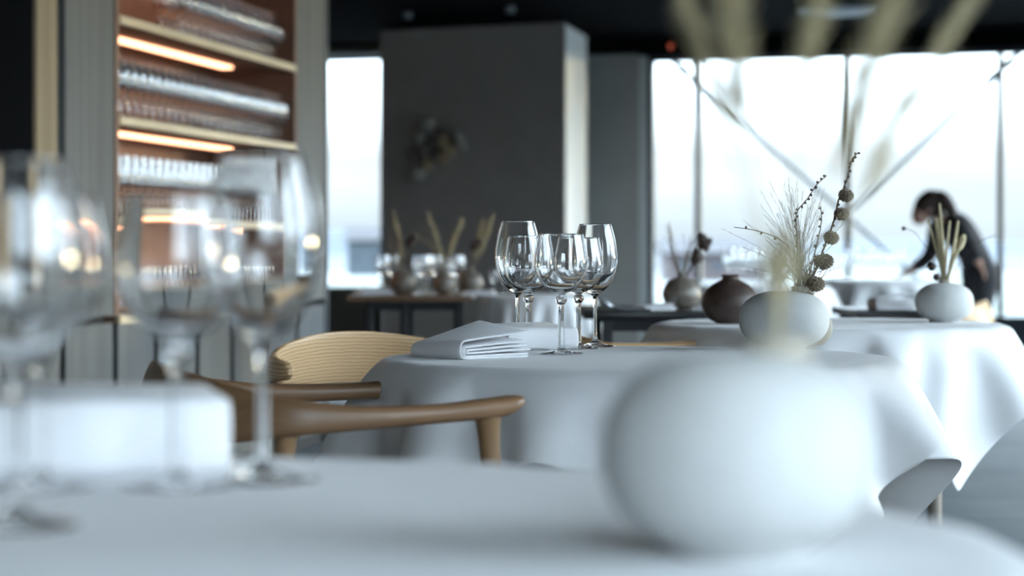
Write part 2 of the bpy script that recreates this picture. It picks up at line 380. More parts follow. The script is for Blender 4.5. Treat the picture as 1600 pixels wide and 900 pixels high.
# wind bracing outside the glass
def wp(px, py, off=.28):
    X = 2.0
    for _ in range(20): X = (px - 800) / F * (wallY(X) + off)
    d = wallY(X) + off; return Vector((X, d, EYE - (py - 390) / F * d))
c0 = wp(1322, 335)
for i, (px, py) in enumerate(((1040, 85), (1604, 72))):
    bm = B(); a = wp(px, py); far = c0 + (c0 - a) * .95
    tube(bm, [a, far], .022, 10)
    for t_ in ((a - c0) * .82 + c0, (a - c0) * .90 + c0): tube(bm, [t_ - (a - c0).normalized() * .05, t_ + (a - c0).normalized() * .05], .034, 10)
    o = obj('brace_rod', bm, M['steel'])
    tag(o, ['grey diagonal brace rod running from upper left down to the right behind the large window', 'grey diagonal brace rod running from upper right down to the left behind the large window'][i], 'brace', 'diagonal brace rods behind the large window')
# right wall: solid beside the camera, full height glazing beyond
RG = 2.95
bm = B(); rbox(bm, RG, 17.25, ZC - .12, ZC, 0, .2); rbox(bm, RG, 17.25, 0, .12, 0, .2); wr = struct('wall_right', bm, M['frame'])
bm = B(); rbox(bm, -1.1, -.7, 0, ZC, 0, .2); rbox(bm, 1.55, RG, 0, ZC, 0, .2); rbox(bm, -.7, 1.55, 0, .55, 0, .2); rbox(bm, -.7, 1.55, ZC - .2, ZC, 0, .2); struct('wall_right_panel', bm, M['grey_wall'])
bm = B(); rbox(bm, -.7, 1.55, .55, ZC - .2, .09, .1); w5 = struct('window_5', bm, M['pane'])
for k in (-.7, .42, 1.5):
    bm = B(); rbox(bm, k, k + .05, .55, ZC - .2, .06, .14); obj('mullion', bm, M['frame'], w5, False)
bm = B(); rbox(bm, RG, 17.25, .12, ZC - .12, .09, .1); struct('window_3', bm, M['pane'])
fr3 = bpy.data.objects['window_3']
k = RG
while k < 17.3:
    bm = B(); rbox(bm, k, k + .05, .12, ZC - .12, .05, .15); obj('mullion', bm, M['frame'], fr3, False); k += 1.3
# wall behind the camera with one window
yb = -.9; wx0, wx1, wz0, wz1 = .0, 1.5, .95, 2.5
bm = B(); box(bm, ((wx0 - 4) / 2, yb - .1, ZC / 2), (wx0 + 4, .2, ZC)); box(bm, ((wx1 + 2.4) / 2, yb - .1, ZC / 2), (2.4 - wx1, .2, ZC)); box(bm, ((wx0 + wx1) / 2, yb - .1, wz0 / 2), (wx1 - wx0, .2, wz0)); box(bm, ((wx0 + wx1) / 2, yb - .1, (wz1 + ZC) / 2), (wx1 - wx0, .2, ZC - wz1))
struct('wall_back', bm, M['grey_wall'])
bm = B(); box(bm, ((wx0 + wx1) / 2, yb - .1, (wz0 + wz1) / 2), (wx1 - wx0 - .01, .01, wz1 - wz0 - .01)); w4 = struct('window_4', bm, M['pane'])
bm = B(); box(bm, ((wx0 + wx1) / 2, yb - .1, (wz0 + wz1) / 2), (.05, .08, wz1 - wz0 - .01)); obj('mullion', bm, M['frame'], w4, False)

# outdoors
ground = B(); prism(ground, [(-900, -900), (900, -900), (900, 900), (-900, 900)], -1.2, -.75); struct('field', ground, M['field'])
bm = B(); prism(bm, [(-400, 172), (700, 172), (700, 520), (-400, 520)], -.75, -.70); struct('lake', bm, M['water'])
def hill(name, x0, x1, y, h, seed):
    rnd = random.Random(seed); bm = B(); n = 40; pts = []
    ph = [rnd.uniform(0, 6) for _ in range(4)]
    rings = []
    for i in range(n + 1):
        t = i / n; x = x0 + (x1 - x0) * t
        hh = h * (math.sin(PI * min(1, t * 4, (1 - t) * 4) / 2) ** .8) * (.8 + .15 * math.sin(t * 9 + ph[0]) + .08 * math.sin(t * 23 + ph[1]) + .03 * math.sin(t * 61 + ph[2]))
        rings.append([(x, y - 60, -.8), (x, y - 25, -.8 + hh * .6), (x, y, -.8 + hh), (x, y + 30, -.8 + hh * .6), (x, y + 70, -.8)])
    loft(bm, rings, True, False); return struct(name, bm, M['hill'], smooth=True)
hill('hill', 20, 460, 560, 5.2, 3); hill('hills', -260, 60, 600, 9.0, 5)
def house(name, x0, x1, y, h, mat, label, roof_h, depth=7, nwin=3):
    t = thing(name, label, 'house', ((x0 + x1) / 2, y, -.75)); W_ = x1 - x0
    bm = B(); box(bm, (0, depth / 2, h / 2), (W_, depth, h)); obj('wall', bm, mat, t, False)
    bm = B(); vs = [(-W_ / 2 - .3, -.4), (-W_ / 2 - .3, depth + .4)]
    a = [bm.verts.new(p) for p in ((-W_ / 2 - .3, -.4, h), (W_ / 2 + .3, -.4, h), (W_ / 2 + .3, depth + .4, h), (-W_ / 2 - .3, depth + .4, h), (-W_ / 2 - .3, depth / 2, h + roof_h), (W_ / 2 + .3, depth / 2, h + roof_h))]
    for f in ((0, 1, 5, 4), (2, 3, 4, 5), (0, 4, 3), (1, 2, 5), (0, 3, 2, 1)): bm.faces.new([a[i] for i in f])
    obj('roof', bm, M['roof'], t, False)
    for k in range(nwin):
        bm = B(); box(bm, (-W_ / 2 + W_ * (k + .5) / nwin, -.02, h * .55), (W_ / nwin * .3, .08, h * .3)); obj('window', bm, M['win_dark'], t, False)
    return t
house('house', -10.6, -8.2, 140, 2.3, M['house_grey'], 'small grey house far off in the snow beyond the narrow window', .9, 5, 2)
house('house', 8.2, 13.5, 115, 1.5, M['house_brown'], 'low mauve-brown house with snow in front, left end of the large window', .8, 6, 3)

# ------------------------------------------------------------------ wine cabinet (built in)
def cab_obj(name, bm, mat, parent=None, **k): return obj(name, bm, mat, parent, **k)
S0, S1 = 0.04, 2.25; SH = [.70, 1.06, 1.428, 1.796, 2.164]; DEP = .42
cabt = thing('glass_cabinet', 'tall built-in cabinet of grey boards with warm-lit open shelves of glasses', 'cabinet', cab(0, 0), 0)
def cobj(name, bm, mat, parent=cabt, smooth=False):
    bmesh.ops.transform(bm, matrix=Matrix.Translation(-cab(0, 0)), verts=bm.verts)
    return obj(name, bm, mat, parent, smooth)
bm = B(); cbox(bm, S0 - .03, S1 + .03, DEP, DEP + .02, .66, ZC - .01); cobj('back_panel', bm, M['cab_in'])
for a in (S0 - .03, S1):
    bm = B(); cbox(bm, a, a + .03, .002, DEP, .70, ZC - .01); cobj('side_panel', bm, M['cab_in'])
for z in SH:
    bm = B(); cbox(bm, S0, S1, .012, DEP - .002, z - .030, z - .004, .0); sh = cobj('shelf', bm, M['cab_in'])
    bm = B(); cbox(bm, S0, S1, -.004, DEP - .003, z - .004, z, .0); cbox(bm, S0, S1, -.004, .012, z - .030, z - .004); cobj('shelf_facing', bm, M['shelf'], sh)
    if z > 1:
        for a, b_ in ((S0 + .02, .845), (.87, 1.89)):
            bm = B(); cbox(bm, a, b_, .185, .235, z - .044, z - .031); cobj('light_strip', bm, M['strip'], sh)
# board fronts
left_edges = [-.483, 0.0]; right_edges = [2.27, 2.75]
bm = B(); planks(bm, [-.483, .0 + .012], 0, .05, .70, ZC - .01, .05); cobj('face_board', bm, M['grey_plank'])
bm = B(); planks(bm, [2.26, 2.76], 0, .05, .70, ZC - .01, .03); cobj('face_board', bm, M['grey_plank'])
edges = [-1.41, -.945, -.483, 0, .42, .886, 1.33, 1.79, 2.27, 2.76]
for a, b_ in zip(edges, edges[1:]):
    bm = B(); cbox(bm, a + .026, b_ - .026, 0, .008, .06, .675, .001); cobj('door', bm, M['grey_plank'])
bm = B(); cbox(bm, -1.6, S0 - .03, .05, DEP + .02, .66, .70); cbox(bm, -1.6, 2.74, .014, DEP + .02, .0, .66); cbox(bm, 2.28, 2.75, .051, DEP, .70, ZC - .01); cbox(bm, -.483, .008, .051, DEP + .02, .70, ZC - .01); cobj('carcass', bm, M['black_gap'])
bm = B(); cbox(bm, -.70, -.525, 0, .016, .70, ZC - .01, .004); cobj('timber_post', bm, M['tan_plank'])
bm = B(); cbox(bm, -1.6, -.525, .40, .43, .70, ZC - .01); cobj('niche_back', bm, M['black_gap'])
bm = B(); cbox(bm, -1.62, -1.02, 0, .06, .70, ZC - .01, .004); cobj('timber_post', bm, M['tan_plank'])
bm = B(); cbox(bm, 2.765, 2.80, .0, DEP, .0, ZC - .01); cobj('end_panel', bm, M['frame'])

# ceiling fittings
for px, py, d, lab in ((637, 35, 16.6, 'small round ceiling spotlight above the left of the grey wall block'), (797, 32, 16.2, 'small round ceiling spotlight above the right of the grey wall block')):
    p = at(px, d, ZC - .035); t = thing('ceiling_spotlight', lab, 'spotlight', p, 0, 'ceiling spotlights')
    bm = B(); lathe(bm, [(0, .035), (.035, .035), (.035, -.01), (.028, -.012), (.026, .0), (0, .0)], 20); obj('housing', bm, M['steel'], t)
p = at(1310, 16.4, ZC); t = thing('ceiling_vent', 'pale slim ceiling vent above the large window', 'vent', p)
bm = B(); lathe(bm, [(0, 0), (.30, 0), (.30, -.012), (.26, -.03), (0, -.03)], 32); obj('grille', bm, M['steel'], t)
p = at(1048, 18.2, 2.66 - .03); t = thing('alarm_lamp', 'tiny red alarm lamp on the black ceiling edge left of the window', 'lamp', p)
bm = B(); lathe(bm, [(0, .03), (.018, .03), (.02, .01), (.014, -.010), (0, -.014)], 16); obj('dome', bm, emit('red_lamp', (.6, .10, .05), .5), t)

# wall sculpture on the block
def blk(px, py, off=.0):
    X = 0
    for _ in range(20):
        Y = 18.0 - (X + 1.09) * (.65 / 1.51) - off; X = (px - 800) / F * Y
    return Vector((X, Y, EYE - (py - 390) / F * Y))
base = blk(685, 232); ws = thing('wall_sculpture', 'cluster of pale shell-like pieces mounted on the dark grey wall block', 'wall sculpture', base)
rnd = random.Random(4)
for (px, py, rx, rz_, ang, mt) in ((669, 196, 11, 13, 20, 'shell'), (655, 215, 8, 10, -30, 'shell'), (663, 238, 8, 16, 5, 'stone'), (655, 270, 11, 12, 10, 'shell'), (668, 258, 8, 12, 40, 'shell2'),
                                  (694, 222, 9, 14, 25, 'shell2'), (702, 236, 10, 12, 30, 'shell2'), (692, 248, 10, 10, -20, 'shell2'), (719, 220, 8, 18, -18, 'shell'), (645, 238, 7, 8, 0, 'stone'), (684, 208, 6, 12, 45, 'stone')):
    s = 17.7 / F; bm = B()
    ellipsoid(bm, (0, 0, 0), (rx * s, .035, rz_ * s), Euler((0, R(ang), 0)), 3, .10, rnd)
    for v in bm.verts:
        if v.co.y < 0: v.co.y += .02 * math.exp(-(v.co.x ** 2 + v.co.z ** 2) / (.5 * (rx * s) ** 2))
    obj('shell_piece', bm, M[mt], ws, loc=blk(px, py, .05) - base)
bm = B(); tube(bm, [blk(655, 270, .02) - base, blk(663, 238, .02) - base, blk(669, 200, .02) - base], .008, 6); tube(bm, [blk(663, 238, .02) - base, blk(694, 235, .02) - base, blk(719, 222, .02) - base], .008, 6); obj('mount', bm, M['black_metal'], ws)

# ------------------------------------------------------------------ woven cloths settling over round tabletops
import numpy as np
def drape(rad, side, seed, n=60, steps=260, stiff=.22):
    """square cloth laid on a disc of the given radius at z = 0 and left to hang (position based)"""
    rs = np.random.RandomState(seed); ax = (np.arange(n) / (n - 1) - .5) * side; X, Y = np.meshgrid(ax, ax)
    rho = np.hypot(X, Y); P_ = np.stack([X, Y, .004 * np.sin(7 * X + seed) * np.cos(6 * Y + 2 * seed)], -1).reshape(-1, 3)
    P_[:, 2] += rs.uniform(-.0006, .0006, len(P_)); Q = P_.copy(); hold = (rho.ravel() < rad * .985); P_[hold, 2] *= .08; Q = P_.copy(); rest0 = P_.copy()
    lattice = np.arange(n * n).reshape(n, n); groups = []
    def add(di, dj, k, w_):
        a = lattice[max(0, -di):n - max(0, di), max(0, -dj):n - max(0, dj)]; b_ = lattice[max(0, di):, max(0, dj):] if dj >= 0 else lattice[di:, :n + dj]
        if dj < 0: a = lattice[:n - di, -dj:]
        step = 2 * k; ii, jj = np.indices(a.shape)
        key = (ii // max(1, di)) % 2 if di else (jj // max(1, abs(dj))) % 2
        for q in (0, 1):
            m = key == q; A, B_ = a[m], b_[m]; L_ = np.hypot(*(rest0[A, :2] - rest0[B_, :2]).T); groups.append((A, B_, L_, w_))
    add(0, 1, 1, 1.0); add(1, 0, 1, 1.0); add(1, 1, 1, .35); add(1, -1, 1, .35)
    for k, w_ in ((2, stiff), (4, stiff * .12)): add(0, k, k, w_); add(k, 0, k, w_); add(k, k, k, w_ * .6); add(k, -k, k, w_ * .6)
    inv = np.where(hold, 0.0, 1.0)
    for st in range(steps):
        V = (P_ - Q) * (.985 if st < steps * .7 else .93); Q = P_.copy(); P_ = P_ + V * inv[:, None]; P_[:, 2] -= .00055 * inv
        for it in range(7):
            for A, B_, L_, w_ in groups:
                d = P_[B_] - P_[A]; l_ = np.sqrt((d * d).sum(1)) + 1e-9; wa, wb = inv[A], inv[B_]; s_ = wa + wb; s_[s_ == 0] = 1
                g_ = (w_ * (l_ - L_) / l_ / s_)[:, None] * d; P_[A] += g_ * wa[:, None]; P_[B_] -= g_ * wb[:, None]
            r = np.hypot(P_[:, 0], P_[:, 1]) + 1e-9; inside = (r < rad) & ~hold
            low = inside & (P_[:, 2] < 0) & (P_[:, 2] > -.02) & (r < rad - .004); P_[low, 2] = 0
            side_ = inside & (P_[:, 2] < 0) & ~low; k_ = (rad / r[side_])[:, None]; P_[side_, :2] *= k_
    return P_, n
SHAPE_MID = drape(.47, 1.235, 3, 50, 170, .12)
SHAPE_RIGHT = drape(.47, 1.24, 11, 50, 170, .05)
SHAPE_NEAR = drape(.62, 1.60, 5, 44, 130, .15)
MIDROT = -.38; RIGHTROT = -.22

# ------------------------------------------------------------------ glassware
TALL = ([(0, 0), (.040, 0), (.0415, .0008), (.040, .0022), (.026, .0042), (.013, .0075), (.0065, .013), (.0042, .022), (.0036, .036), (.0036, .070), (.0040, .088), (.0052, .098), (.0085, .104), (.016, .1095), (.026, .119), (.035, .133), (.0412, .150), (.0438, .168), (.0436, .184), (.0410, .205), (.0362, .226), (.0312, .2425)],
        [(.0304, .2425), (.0352, .226), (.0400, .205), (.0426, .184), (.0428, .168), (.0402, .150), (.0338, .134), (.0245, .1205), (.014, .1125), (.006, .1095), (0, .1088)])
SMALL = ([(0, 0), (.039, 0), (.0405, .0008), (.039, .0022), (.022, .0046), (.010, .0075), (.0062, .012), (.0056, .020), (.0052, .055), (.0050, .086), (.0062, .0895), (.0094, .094), (.0104, .0985), (.0094, .103), (.0070, .1065), (.0085, .1095), (.018, .113), (.030, .121), (.0405, .135), (.0470, .152), (.0482, .165), (.0466, .182), (.0430, .200), (.0396, .2165)],
         [(.0387, .2165), (.0420, .200), (.0455, .182), (.0471, .165), (.0459, .152), (.0394, .1360), (.029, .1228), (.017, .1160), (.008, .1140), (0, .1136)])
def glass_parts(prof):      # split at the bowl so that the stem-and-foot and the bowl read as one fused glass
    o, i = prof; return o + i
def smooth_prof(p, n=3): return cat(p[1:-1], n)
def make_glass(kind, seg=72):
    o_, i_ = TALL if kind == 'tall' else SMALL
    bm = B()
    outer = cat(o_[2:], 3); inner = cat(i_[:-1], 3)
    outer = [(max(r, .0003), z) for r, z in outer]; inner = [(max(r, .0003), z) for r, z in inner]
    lip = ((outer[-1][0] + inner[0][0]) / 2, outer[-1][1] + .0005)
    lathe(bm, [(0, 0), (.036, 0)] + outer + [lip] + inner + [(0, i_[-1][1])], seg)
    return bm
def glass_obj(kind, label, group=None):
    o = obj('wine_glass', make_glass(kind), M['glass']); tag(o, label, 'wine glass', group); return o
TZ = .7492
gm = {}
def put_glass(kind, px, py, label, scale=1.0, group=None, z=TZ, rz=0):
    d = (EYE - z) * F / (py - 390)
    if kind not in gm: gm[kind] = glass_obj(kind, label, group); o = gm[kind]
    else:
        o = gm[kind].copy(); COL.objects.link(o)
    place(o, at(px, d, z), rz, label, group, scale * 1.018); return o
put_glass('tall', 809, 541.5, 'tall narrow-rimmed crystal wine glass nearest the napkin, left of the glass group', 1.0, 'glasses on the middle table')
put_glass('small', 826, 546.5, 'shorter ball-stemmed wine glass seen through the tall glass at the left of the group', .985, 'glasses on the middle table')
put_glass('small', 877, 553, 'ball-stemmed wine glass standing in front of the middle table group', .995, 'glasses on the middle table')
put_glass('small', 904, 545, 'ball-stemmed wine glass between the front glass and the tall right glass', .97, 'glasses on the middle table')
put_glass('tall', 930, 542, 'tall narrow-rimmed crystal wine glass at the right of the glass group', .975, 'glasses on the middle table')
put_glass('tall', 26, 822, 'large blurred wine glass closest to the camera at the far left edge', 1.02, 'blurred glasses on the foreground table')
put_glass('small', 64, 762, 'blurred ball-stemmed wine glass just right of the closest left-edge glass', 1.06, 'blurred glasses on the foreground table')
put_glass('small', 277, 760, 'blurred ball-stemmed wine glass in front of the foreground napkin', 1.06, 'blurred glasses on the foreground table')
put_glass('tall', 410, 750, 'tallest blurred wine glass, right of the foreground napkin', 1.09, 'blurred glasses on the foreground table')

# ------------------------------------------------------------------ tables with cloths
def cloth_obj(shape, label, loc, rz, sx=1.0, sz=1.0, group=None):
    P_, n = shape; vs = [(p[0] * sx, p[1] * sx, p[2] * sz) for p in P_.tolist()]; fs = []
    for j in range(n - 1):
        for i in range(n - 1): a = j * n + i; fs.append((a, a + 1, a + n + 1, a + n))
    me = bpy.data.meshes.new('tablecloth'); me.from_pydata(vs, [], fs); me.materials.append(M['linen'])
    uv = me.uv_layers.new(name='UVMap')
    for lp in me.loops: i = lp.vertex_index; uv.data[lp.index].uv = ((i % n) / (n - 1), (i // n) / (n - 1))
    for p in me.polygons: p.use_smooth = True
    o = bpy.data.objects.new('tablecloth', me); COL.objects.link(o); o.location = loc; o.rotation_euler = (0, 0, rz)
    s = o.modifiers.new('s', 'SUBSURF'); s.levels = 1; s.render_levels = 2
    so = o.modifiers.new('t', 'SOLIDIFY'); so.thickness = .0011; so.offset = 1
    tag(o, label, 'tablecloth', group); return o
def round_table(x, y, rad, label, legs_r=.26, rz=.4, top='table_wood', group=None, zt=.7435, leg_mat='leg_grey'):
    t = thing('round_table', label, 'table', (x, y, 0), rz, group)
    bm = B(); lathe(bm, [(0, zt - .028), (rad - .055, zt - .028), (rad - .033, zt - .018), (rad - .027, zt - .010), (rad - .029, zt - .003), (rad - .035, zt), (0, zt)], 80); obj('tabletop', bm, M[top], t)
    for k in range(4):
        a = PI / 4 + k * PI / 2; bm = B()
        tube(bm, [(legs_r * math.cos(a) * (1 + .10 * q), legs_r * math.sin(a) * (1 + .10 * q), (zt - .029) * (1 - q)) for q in (0, .25, .5, .75, 1)], [.024, .023, .021, .017, .013], 16); obj('leg', bm, M[leg_mat], t)
    bm = B(); box(bm, (0, 0, zt - .06), (legs_r * 1.5, .03, .06), PI / 4, .003); box(bm, (0, 0, zt - .06), (.03, legs_r * 1.5, .06), PI / 4, .003); obj('apron', bm, M[leg_mat], t)
    return t
MT = (.23, 3.90); RT = (.83, 5.70); NT = (-.28, 1.425)
round_table(*MT, .47, 'round table fully draped in white, carrying the sharp glasses', rz=.5)
cloth_obj(SHAPE_MID, 'white linen tablecloth under the sharp wine glasses and napkins', (*MT, .7475), MIDROT)
round_table(*RT, .47, 'round draped table at the right with one slim leg showing below the cloth', rz=-PI / 4)
cloth_obj(SHAPE_RIGHT, 'white tablecloth with a long hanging corner on the right-hand table', (*RT, .7475), RIGHTROT, 1.0, .93)
round_table(*NT, .62, 'large round table in the blurred foreground under a pale cloth', legs_r=.4, rz=.2)
cloth_obj(SHAPE_NEAR, 'blurred pale tablecloth filling the foreground', (*NT, .7475), .5)
# far draped tables
def far_table(px, d, rad, label, clabel, rz):
    x = (px - 800) / F * d
    round_table(x, d, rad, label, legs_r=rad * .55, rz=rz, group=None)
    cloth_obj(SHAPE_RIGHT, clabel, (x, d, .7475), rz, rad / .47, .92)
far_table(842, 9.3, .24, 'small draped table behind the sharp glasses, beside the brown service table', 'bluish white cloth on the small table behind the sharp glasses', 1.2)
far_table(1368, 14.0, .46, 'draped table the bending person is setting', 'white cloth on the table the person leans over', 2.2)
far_table(1180, 11.6, .40, 'draped table hidden behind the dark brown vase, left of the branches', 'white cloth on the table behind the dark brown vase', .3)

# napkins
def napkin(w, l, h, label, loc, rz, seed=1, flare=0):
    """folded linen: nested U layers, fold at v=0, open at v=1; h = heights at the four corners (u0v0, u1v0, u0v1, u1v1)"""
    rnd = random.Random(seed); bm = B(); nu = 14
    layers = ((0.0, 1.0, 1.0), (.09, .62, .965), (.27, .44, .985))
    for li, (a, b_, ln) in enumerate(layers):
        rings = []
        for i in range(nu + 1):
            u = i / nu; ring = []
            def H(v): return (h[0] * (1 - u) * (1 - v) + h[1] * u * (1 - v) + h[2] * (1 - u) * v + h[3] * u * v) * (1 + .10 * math.sin(PI * u) * math.sin(PI * v))
            y = (u - .5) * l
            pts = []
            off = .004 * li
            r_ = (b_ - a) / 2
            for k in range(9): v = ln * (1 - k / 8) ; v = off / w + .06 + (v - .06) * 1.0 if v > .06 else off / w + .06; pts.append((v, a))
            for k in range(1, 8):
                an = PI * k / 8; pts.append((off / w + .06 - .06 * math.sin(an) * (r_ * 2), a + (b_ - a) * (.5 - .5 * math.cos(an))))
            for k in range(9): v = ln * k / 8; v = max(v, off / w + .06); pts.append((v, b_))
            for v, q in pts:
                hh = H(min(1, v)); z = .0015 + (hh - .003) * q
                wob = .0012 * math.sin(7 * u + li * 2 + v * 5) * v
                skew = flare * v * u
                ring.append((v * w + wob, y + skew, z + abs(wob) * (0 if q == 0 else 1)))
            rings.append(ring)
        loft(bm, rings, False, False)
    bmesh.ops.remove_doubles(bm, verts=bm.verts, dist=1e-5)
    me_o = obj('folded_napkin', bm, M['napkin']); me_o.location = loc; me_o.rotation_euler = (0, 0, rz)
    s = me_o.modifiers.new('t', 'SOLIDIFY'); s.thickness = .0042; s.offset = 0
    s = me_o.modifiers.new('s', 'SUBSURF'); s.levels = 1; s.render_levels = 1
    tag(me_o, label, 'napkin'); return me_o
NZ = .7492
napkin(.155, .15, (.033, .022, .046, .062), 'grey-shaded folded white napkin at the left edge of the middle table', (-.135, 3.83, NZ), R(38), 1)
napkin(.13, .155, (.040, .042, .048, .046), 'bright white folded napkin standing behind the sharp wine glasses', (.060, 4.13, NZ), R(118), 2)
napkin(.15, .30, (.062, .060, .066, .068), 'blurred bright white folded napkin on the foreground table', (-.385, 1.83, NZ), R(106), 3)

# ------------------------------------------------------------------ vases
def sq_ellipse(hw, h, p=2.35, n=26, foot=.45, mouth=.2):
    pts = []
    for i in range(n + 1):
        t = -PI / 2 + PI * i / n; c, s = math.cos(t), math.sin(t)
        r = hw * abs(c) ** (2 / p); z = h / 2 + h / 2 * (abs(s) ** (2 / p)) * (1 if s > 0 else -1)
        pts.append((r, z))
    pts = [q for q in pts if not (q[1] < h * .5 and q[0] < hw * foot) and not (q[1] > h * .5 and q[0] < hw * mouth)]
    return pts
def white_vase(label, loc, dia, h, neck_off=.0, rz=0, neck=.019):
    t = thing('vase', label, 'vase', loc, rz)
    pr = sq_ellipse(dia / 2, h); z_m = pr[-1][1]
    bm = B(); lathe(bm, [(0, pr[0][1] * 0)] + [(pr[0][0] * .9, 0)] + pr + [(0, pr[-1][1] + .0005)], 72); obj('body', bm, M['vase'], t)
    bm = B(); lathe(bm, [(neck - .003, h - .004), (neck, h - .004), (neck + .001, h + .004), (neck - .001, h + .008), (neck - .004, h + .008), (neck - .004, h - .004)], 48)
    for k in range(32):
        a = 2 * PI * k / 32; box(bm, ((neck + .0008) * math.cos(a), (neck + .0008) * math.sin(a), h + .002), (.0016, .0016, .011), a)
    o = obj('neck', bm, M['rim'], t, loc=(neck_off, 0, 0)); return t
MV = at(1225, 4.20, NZ); white_vase('white ceramic vase holding larch twigs on the middle table', MV, .174, .112, .035)
NV = at(1152, 1.37, NZ); white_vase('large out-of-focus white vase in the centre right foreground', NV, .172, .127, .026)
RV = at(1475.5, 5.74, NZ); white_vase('squat white vase with blades of dried grass on the right-hand table', RV, .153, .104, 0, neck=.014)
# ribbed vessel behind the middle vase
t = thing('ribbed_bowl', 'small ribbed beige bowl peeping out behind the white vase', 'bowl', at(1262, 4.315, NZ))
bm = B(); rings = []
for r_, z_ in ((.012, 0), (.028, .002), (.040, .012), (.047, .026), (.048, .040), (.045, .052), (.042, .052), (.044, .040), (.042, .026), (.034, .012), (.012, .006)):
    rings.append([((r_ * (1 + .030 * math.cos(a * 44 / 1))) * math.cos(a), (r_ * (1 + .030 * math.cos(a * 44))) * math.sin(a), z_) for a in [2 * PI * k / 176 for k in range(176)]])
loft(bm, rings); obj('body', bm, M['rim'], t)

def plume(bm, pts, width, n, rnd, start=.35, hair=.0007, up=.045):
    """a soft seed head: fine hairs leaving the upper part of a stem"""
    cr = [Vector(p) for p in cat(pts, 8)]
    tube(bm, cr, [max(.0006, .0014 * (1 - i / len(cr))) for i in range(len(cr))], 5)
    m = len(cr)
    for _ in range(n):
        q = start + (1 - start) * rnd.random() ** .8; f = q * (m - 1); i = min(int(f), m - 2); p = cr[i].lerp(cr[i + 1], f - i)
        t = (cr[i + 1] - cr[i]).normalized(); a = rnd.uniform(0, 2 * PI); u = t.orthogonal().normalized(); v = t.cross(u); o = math.cos(a) * u + math.sin(a) * v
        prof = math.sin(PI * min(1, max(.05, (q - start) / (1 - start) * .9 + .1))) ** .7
        ww = width * prof * rnd.uniform(.4, 1.1); p1 = p + o * ww * .55 + t * up * .45; p2 = p + o * ww + t * up * rnd.uniform(.7, 1.1) + Vector((0, 0, -.004))
        tube(bm, [p, p1, p2], [hair, hair, hair * .35], 3, False)
def pth(pxs, d0, dj=0, origin=Vector((0, 0, 0))):
    n = len(pxs); return [P(a, b_, d0 + dj * i / max(1, n - 1)) - origin for i, (a, b_) in enumerate(pxs)]

# foreground pampas
rnd = random.Random(21)
o0 = at(1215, 1.37, NZ + .13)
t = thing('pampas_bouquet', 'blurred bouquet of dried pampas plumes rising from the foreground vase', 'dried flowers', o0)
for pts, dj, wd, n in (([(1214, 560), (1205, 450), (1150, 250), (1095, 80), (1055, -50)], .10, .013, 150),
                       ([(1213, 560), (1210, 450), (1170, 250), (1150, 80), (1135, -90)], -.05, .017, 260),
                       ([(1216, 560), (1218, 450), (1245, 250), (1265, 80), (1292, -80)], .04, .014, 220),
                       ([(1217, 560), (1224, 450), (1295, 300), (1350, 130), (1410, -60)], -.08, .018, 260),
                       ([(1219, 560), (1232, 450), (1335, 330), (1400, 190), (1540, -40)], .08, .012, 170),
                       ([(1214, 560), (1214, 480), (1216, 430), (1220, 385)], .0, .017, 260)):
    bm = B(); plume(bm, pth(pts, 1.37, dj, o0), wd, n, rnd, start=.50 if pts[-1][1] < 0 else .30, up=.040 if pts[-1][1] < 0 else .018, hair=.0005)
    obj('plume', bm, M['pampas'], t)

# larch twigs in the middle vase
o0 = at(1254, 4.20, NZ + .118)
t = thing('larch_arrangement', 'sharp larch twigs with small cones and feathery grass in the middle vase', 'dried flowers', o0)
rnd = random.Random(5)
def twig(pxs, r0, r1, d=4.20, dj=0.0, buds=1.0, parent=t, mat='twig', o0=o0, bud=.0029, end_extra=True):
    pts = [Vector(p) for p in cat(pth(pxs, d, dj, o0), 10)]; n = len(pts); bm = B()
    pts = [p + Vector((rnd.uniform(-.0006, .0006), rnd.uniform(-.0006, .0006), 0)) for p in pts]
    tube(bm, pts, [r0 + (r1 - r0) * i / (n - 1) for i in range(n)], 7)
    step = max(1, int(3 / buds)) if buds else 10 ** 6
    for i in range(2, n - 1, step):
        tt = (pts[min(i + 1, n - 1)] - pts[i - 1]).normalized(); s = rnd.choice((-1, 1)); nrm = Vector((tt.z, rnd.uniform(-.5, .5), -tt.x)).normalized() * s
        ellipsoid(bm, pts[i] + nrm * (bud * .9), (bud * rnd.uniform(.7, 1.1), bud * .8, bud * rnd.uniform(.8, 1.3)), None, 1)
    return obj('twig', bm, M[mat], parent)
A_ = twig([(1252, 500), (1262, 455), (1275, 420), (1290, 380), (1303, 345), (1311, 310), (1320, 290), (1328, 262), (1332, 248), (1341, 238)], .0026, .0011)
twig([(1248, 500), (1247, 450), (1247, 400), (1244, 350), (1246, 330), (1262, 310), (1275, 290), (1292, 274)], .0016, .0008, dj=-.03)
twig([(1254, 500), (1262, 440), (1272, 400), (1283, 350), (1282, 322)], .0017, .0009, dj=.04)
twig([(1250, 500), (1246, 430), (1238, 392), (1212, 371), (1180, 360), (1147, 355)], .0014, .0007, dj=.02, buds=.4)
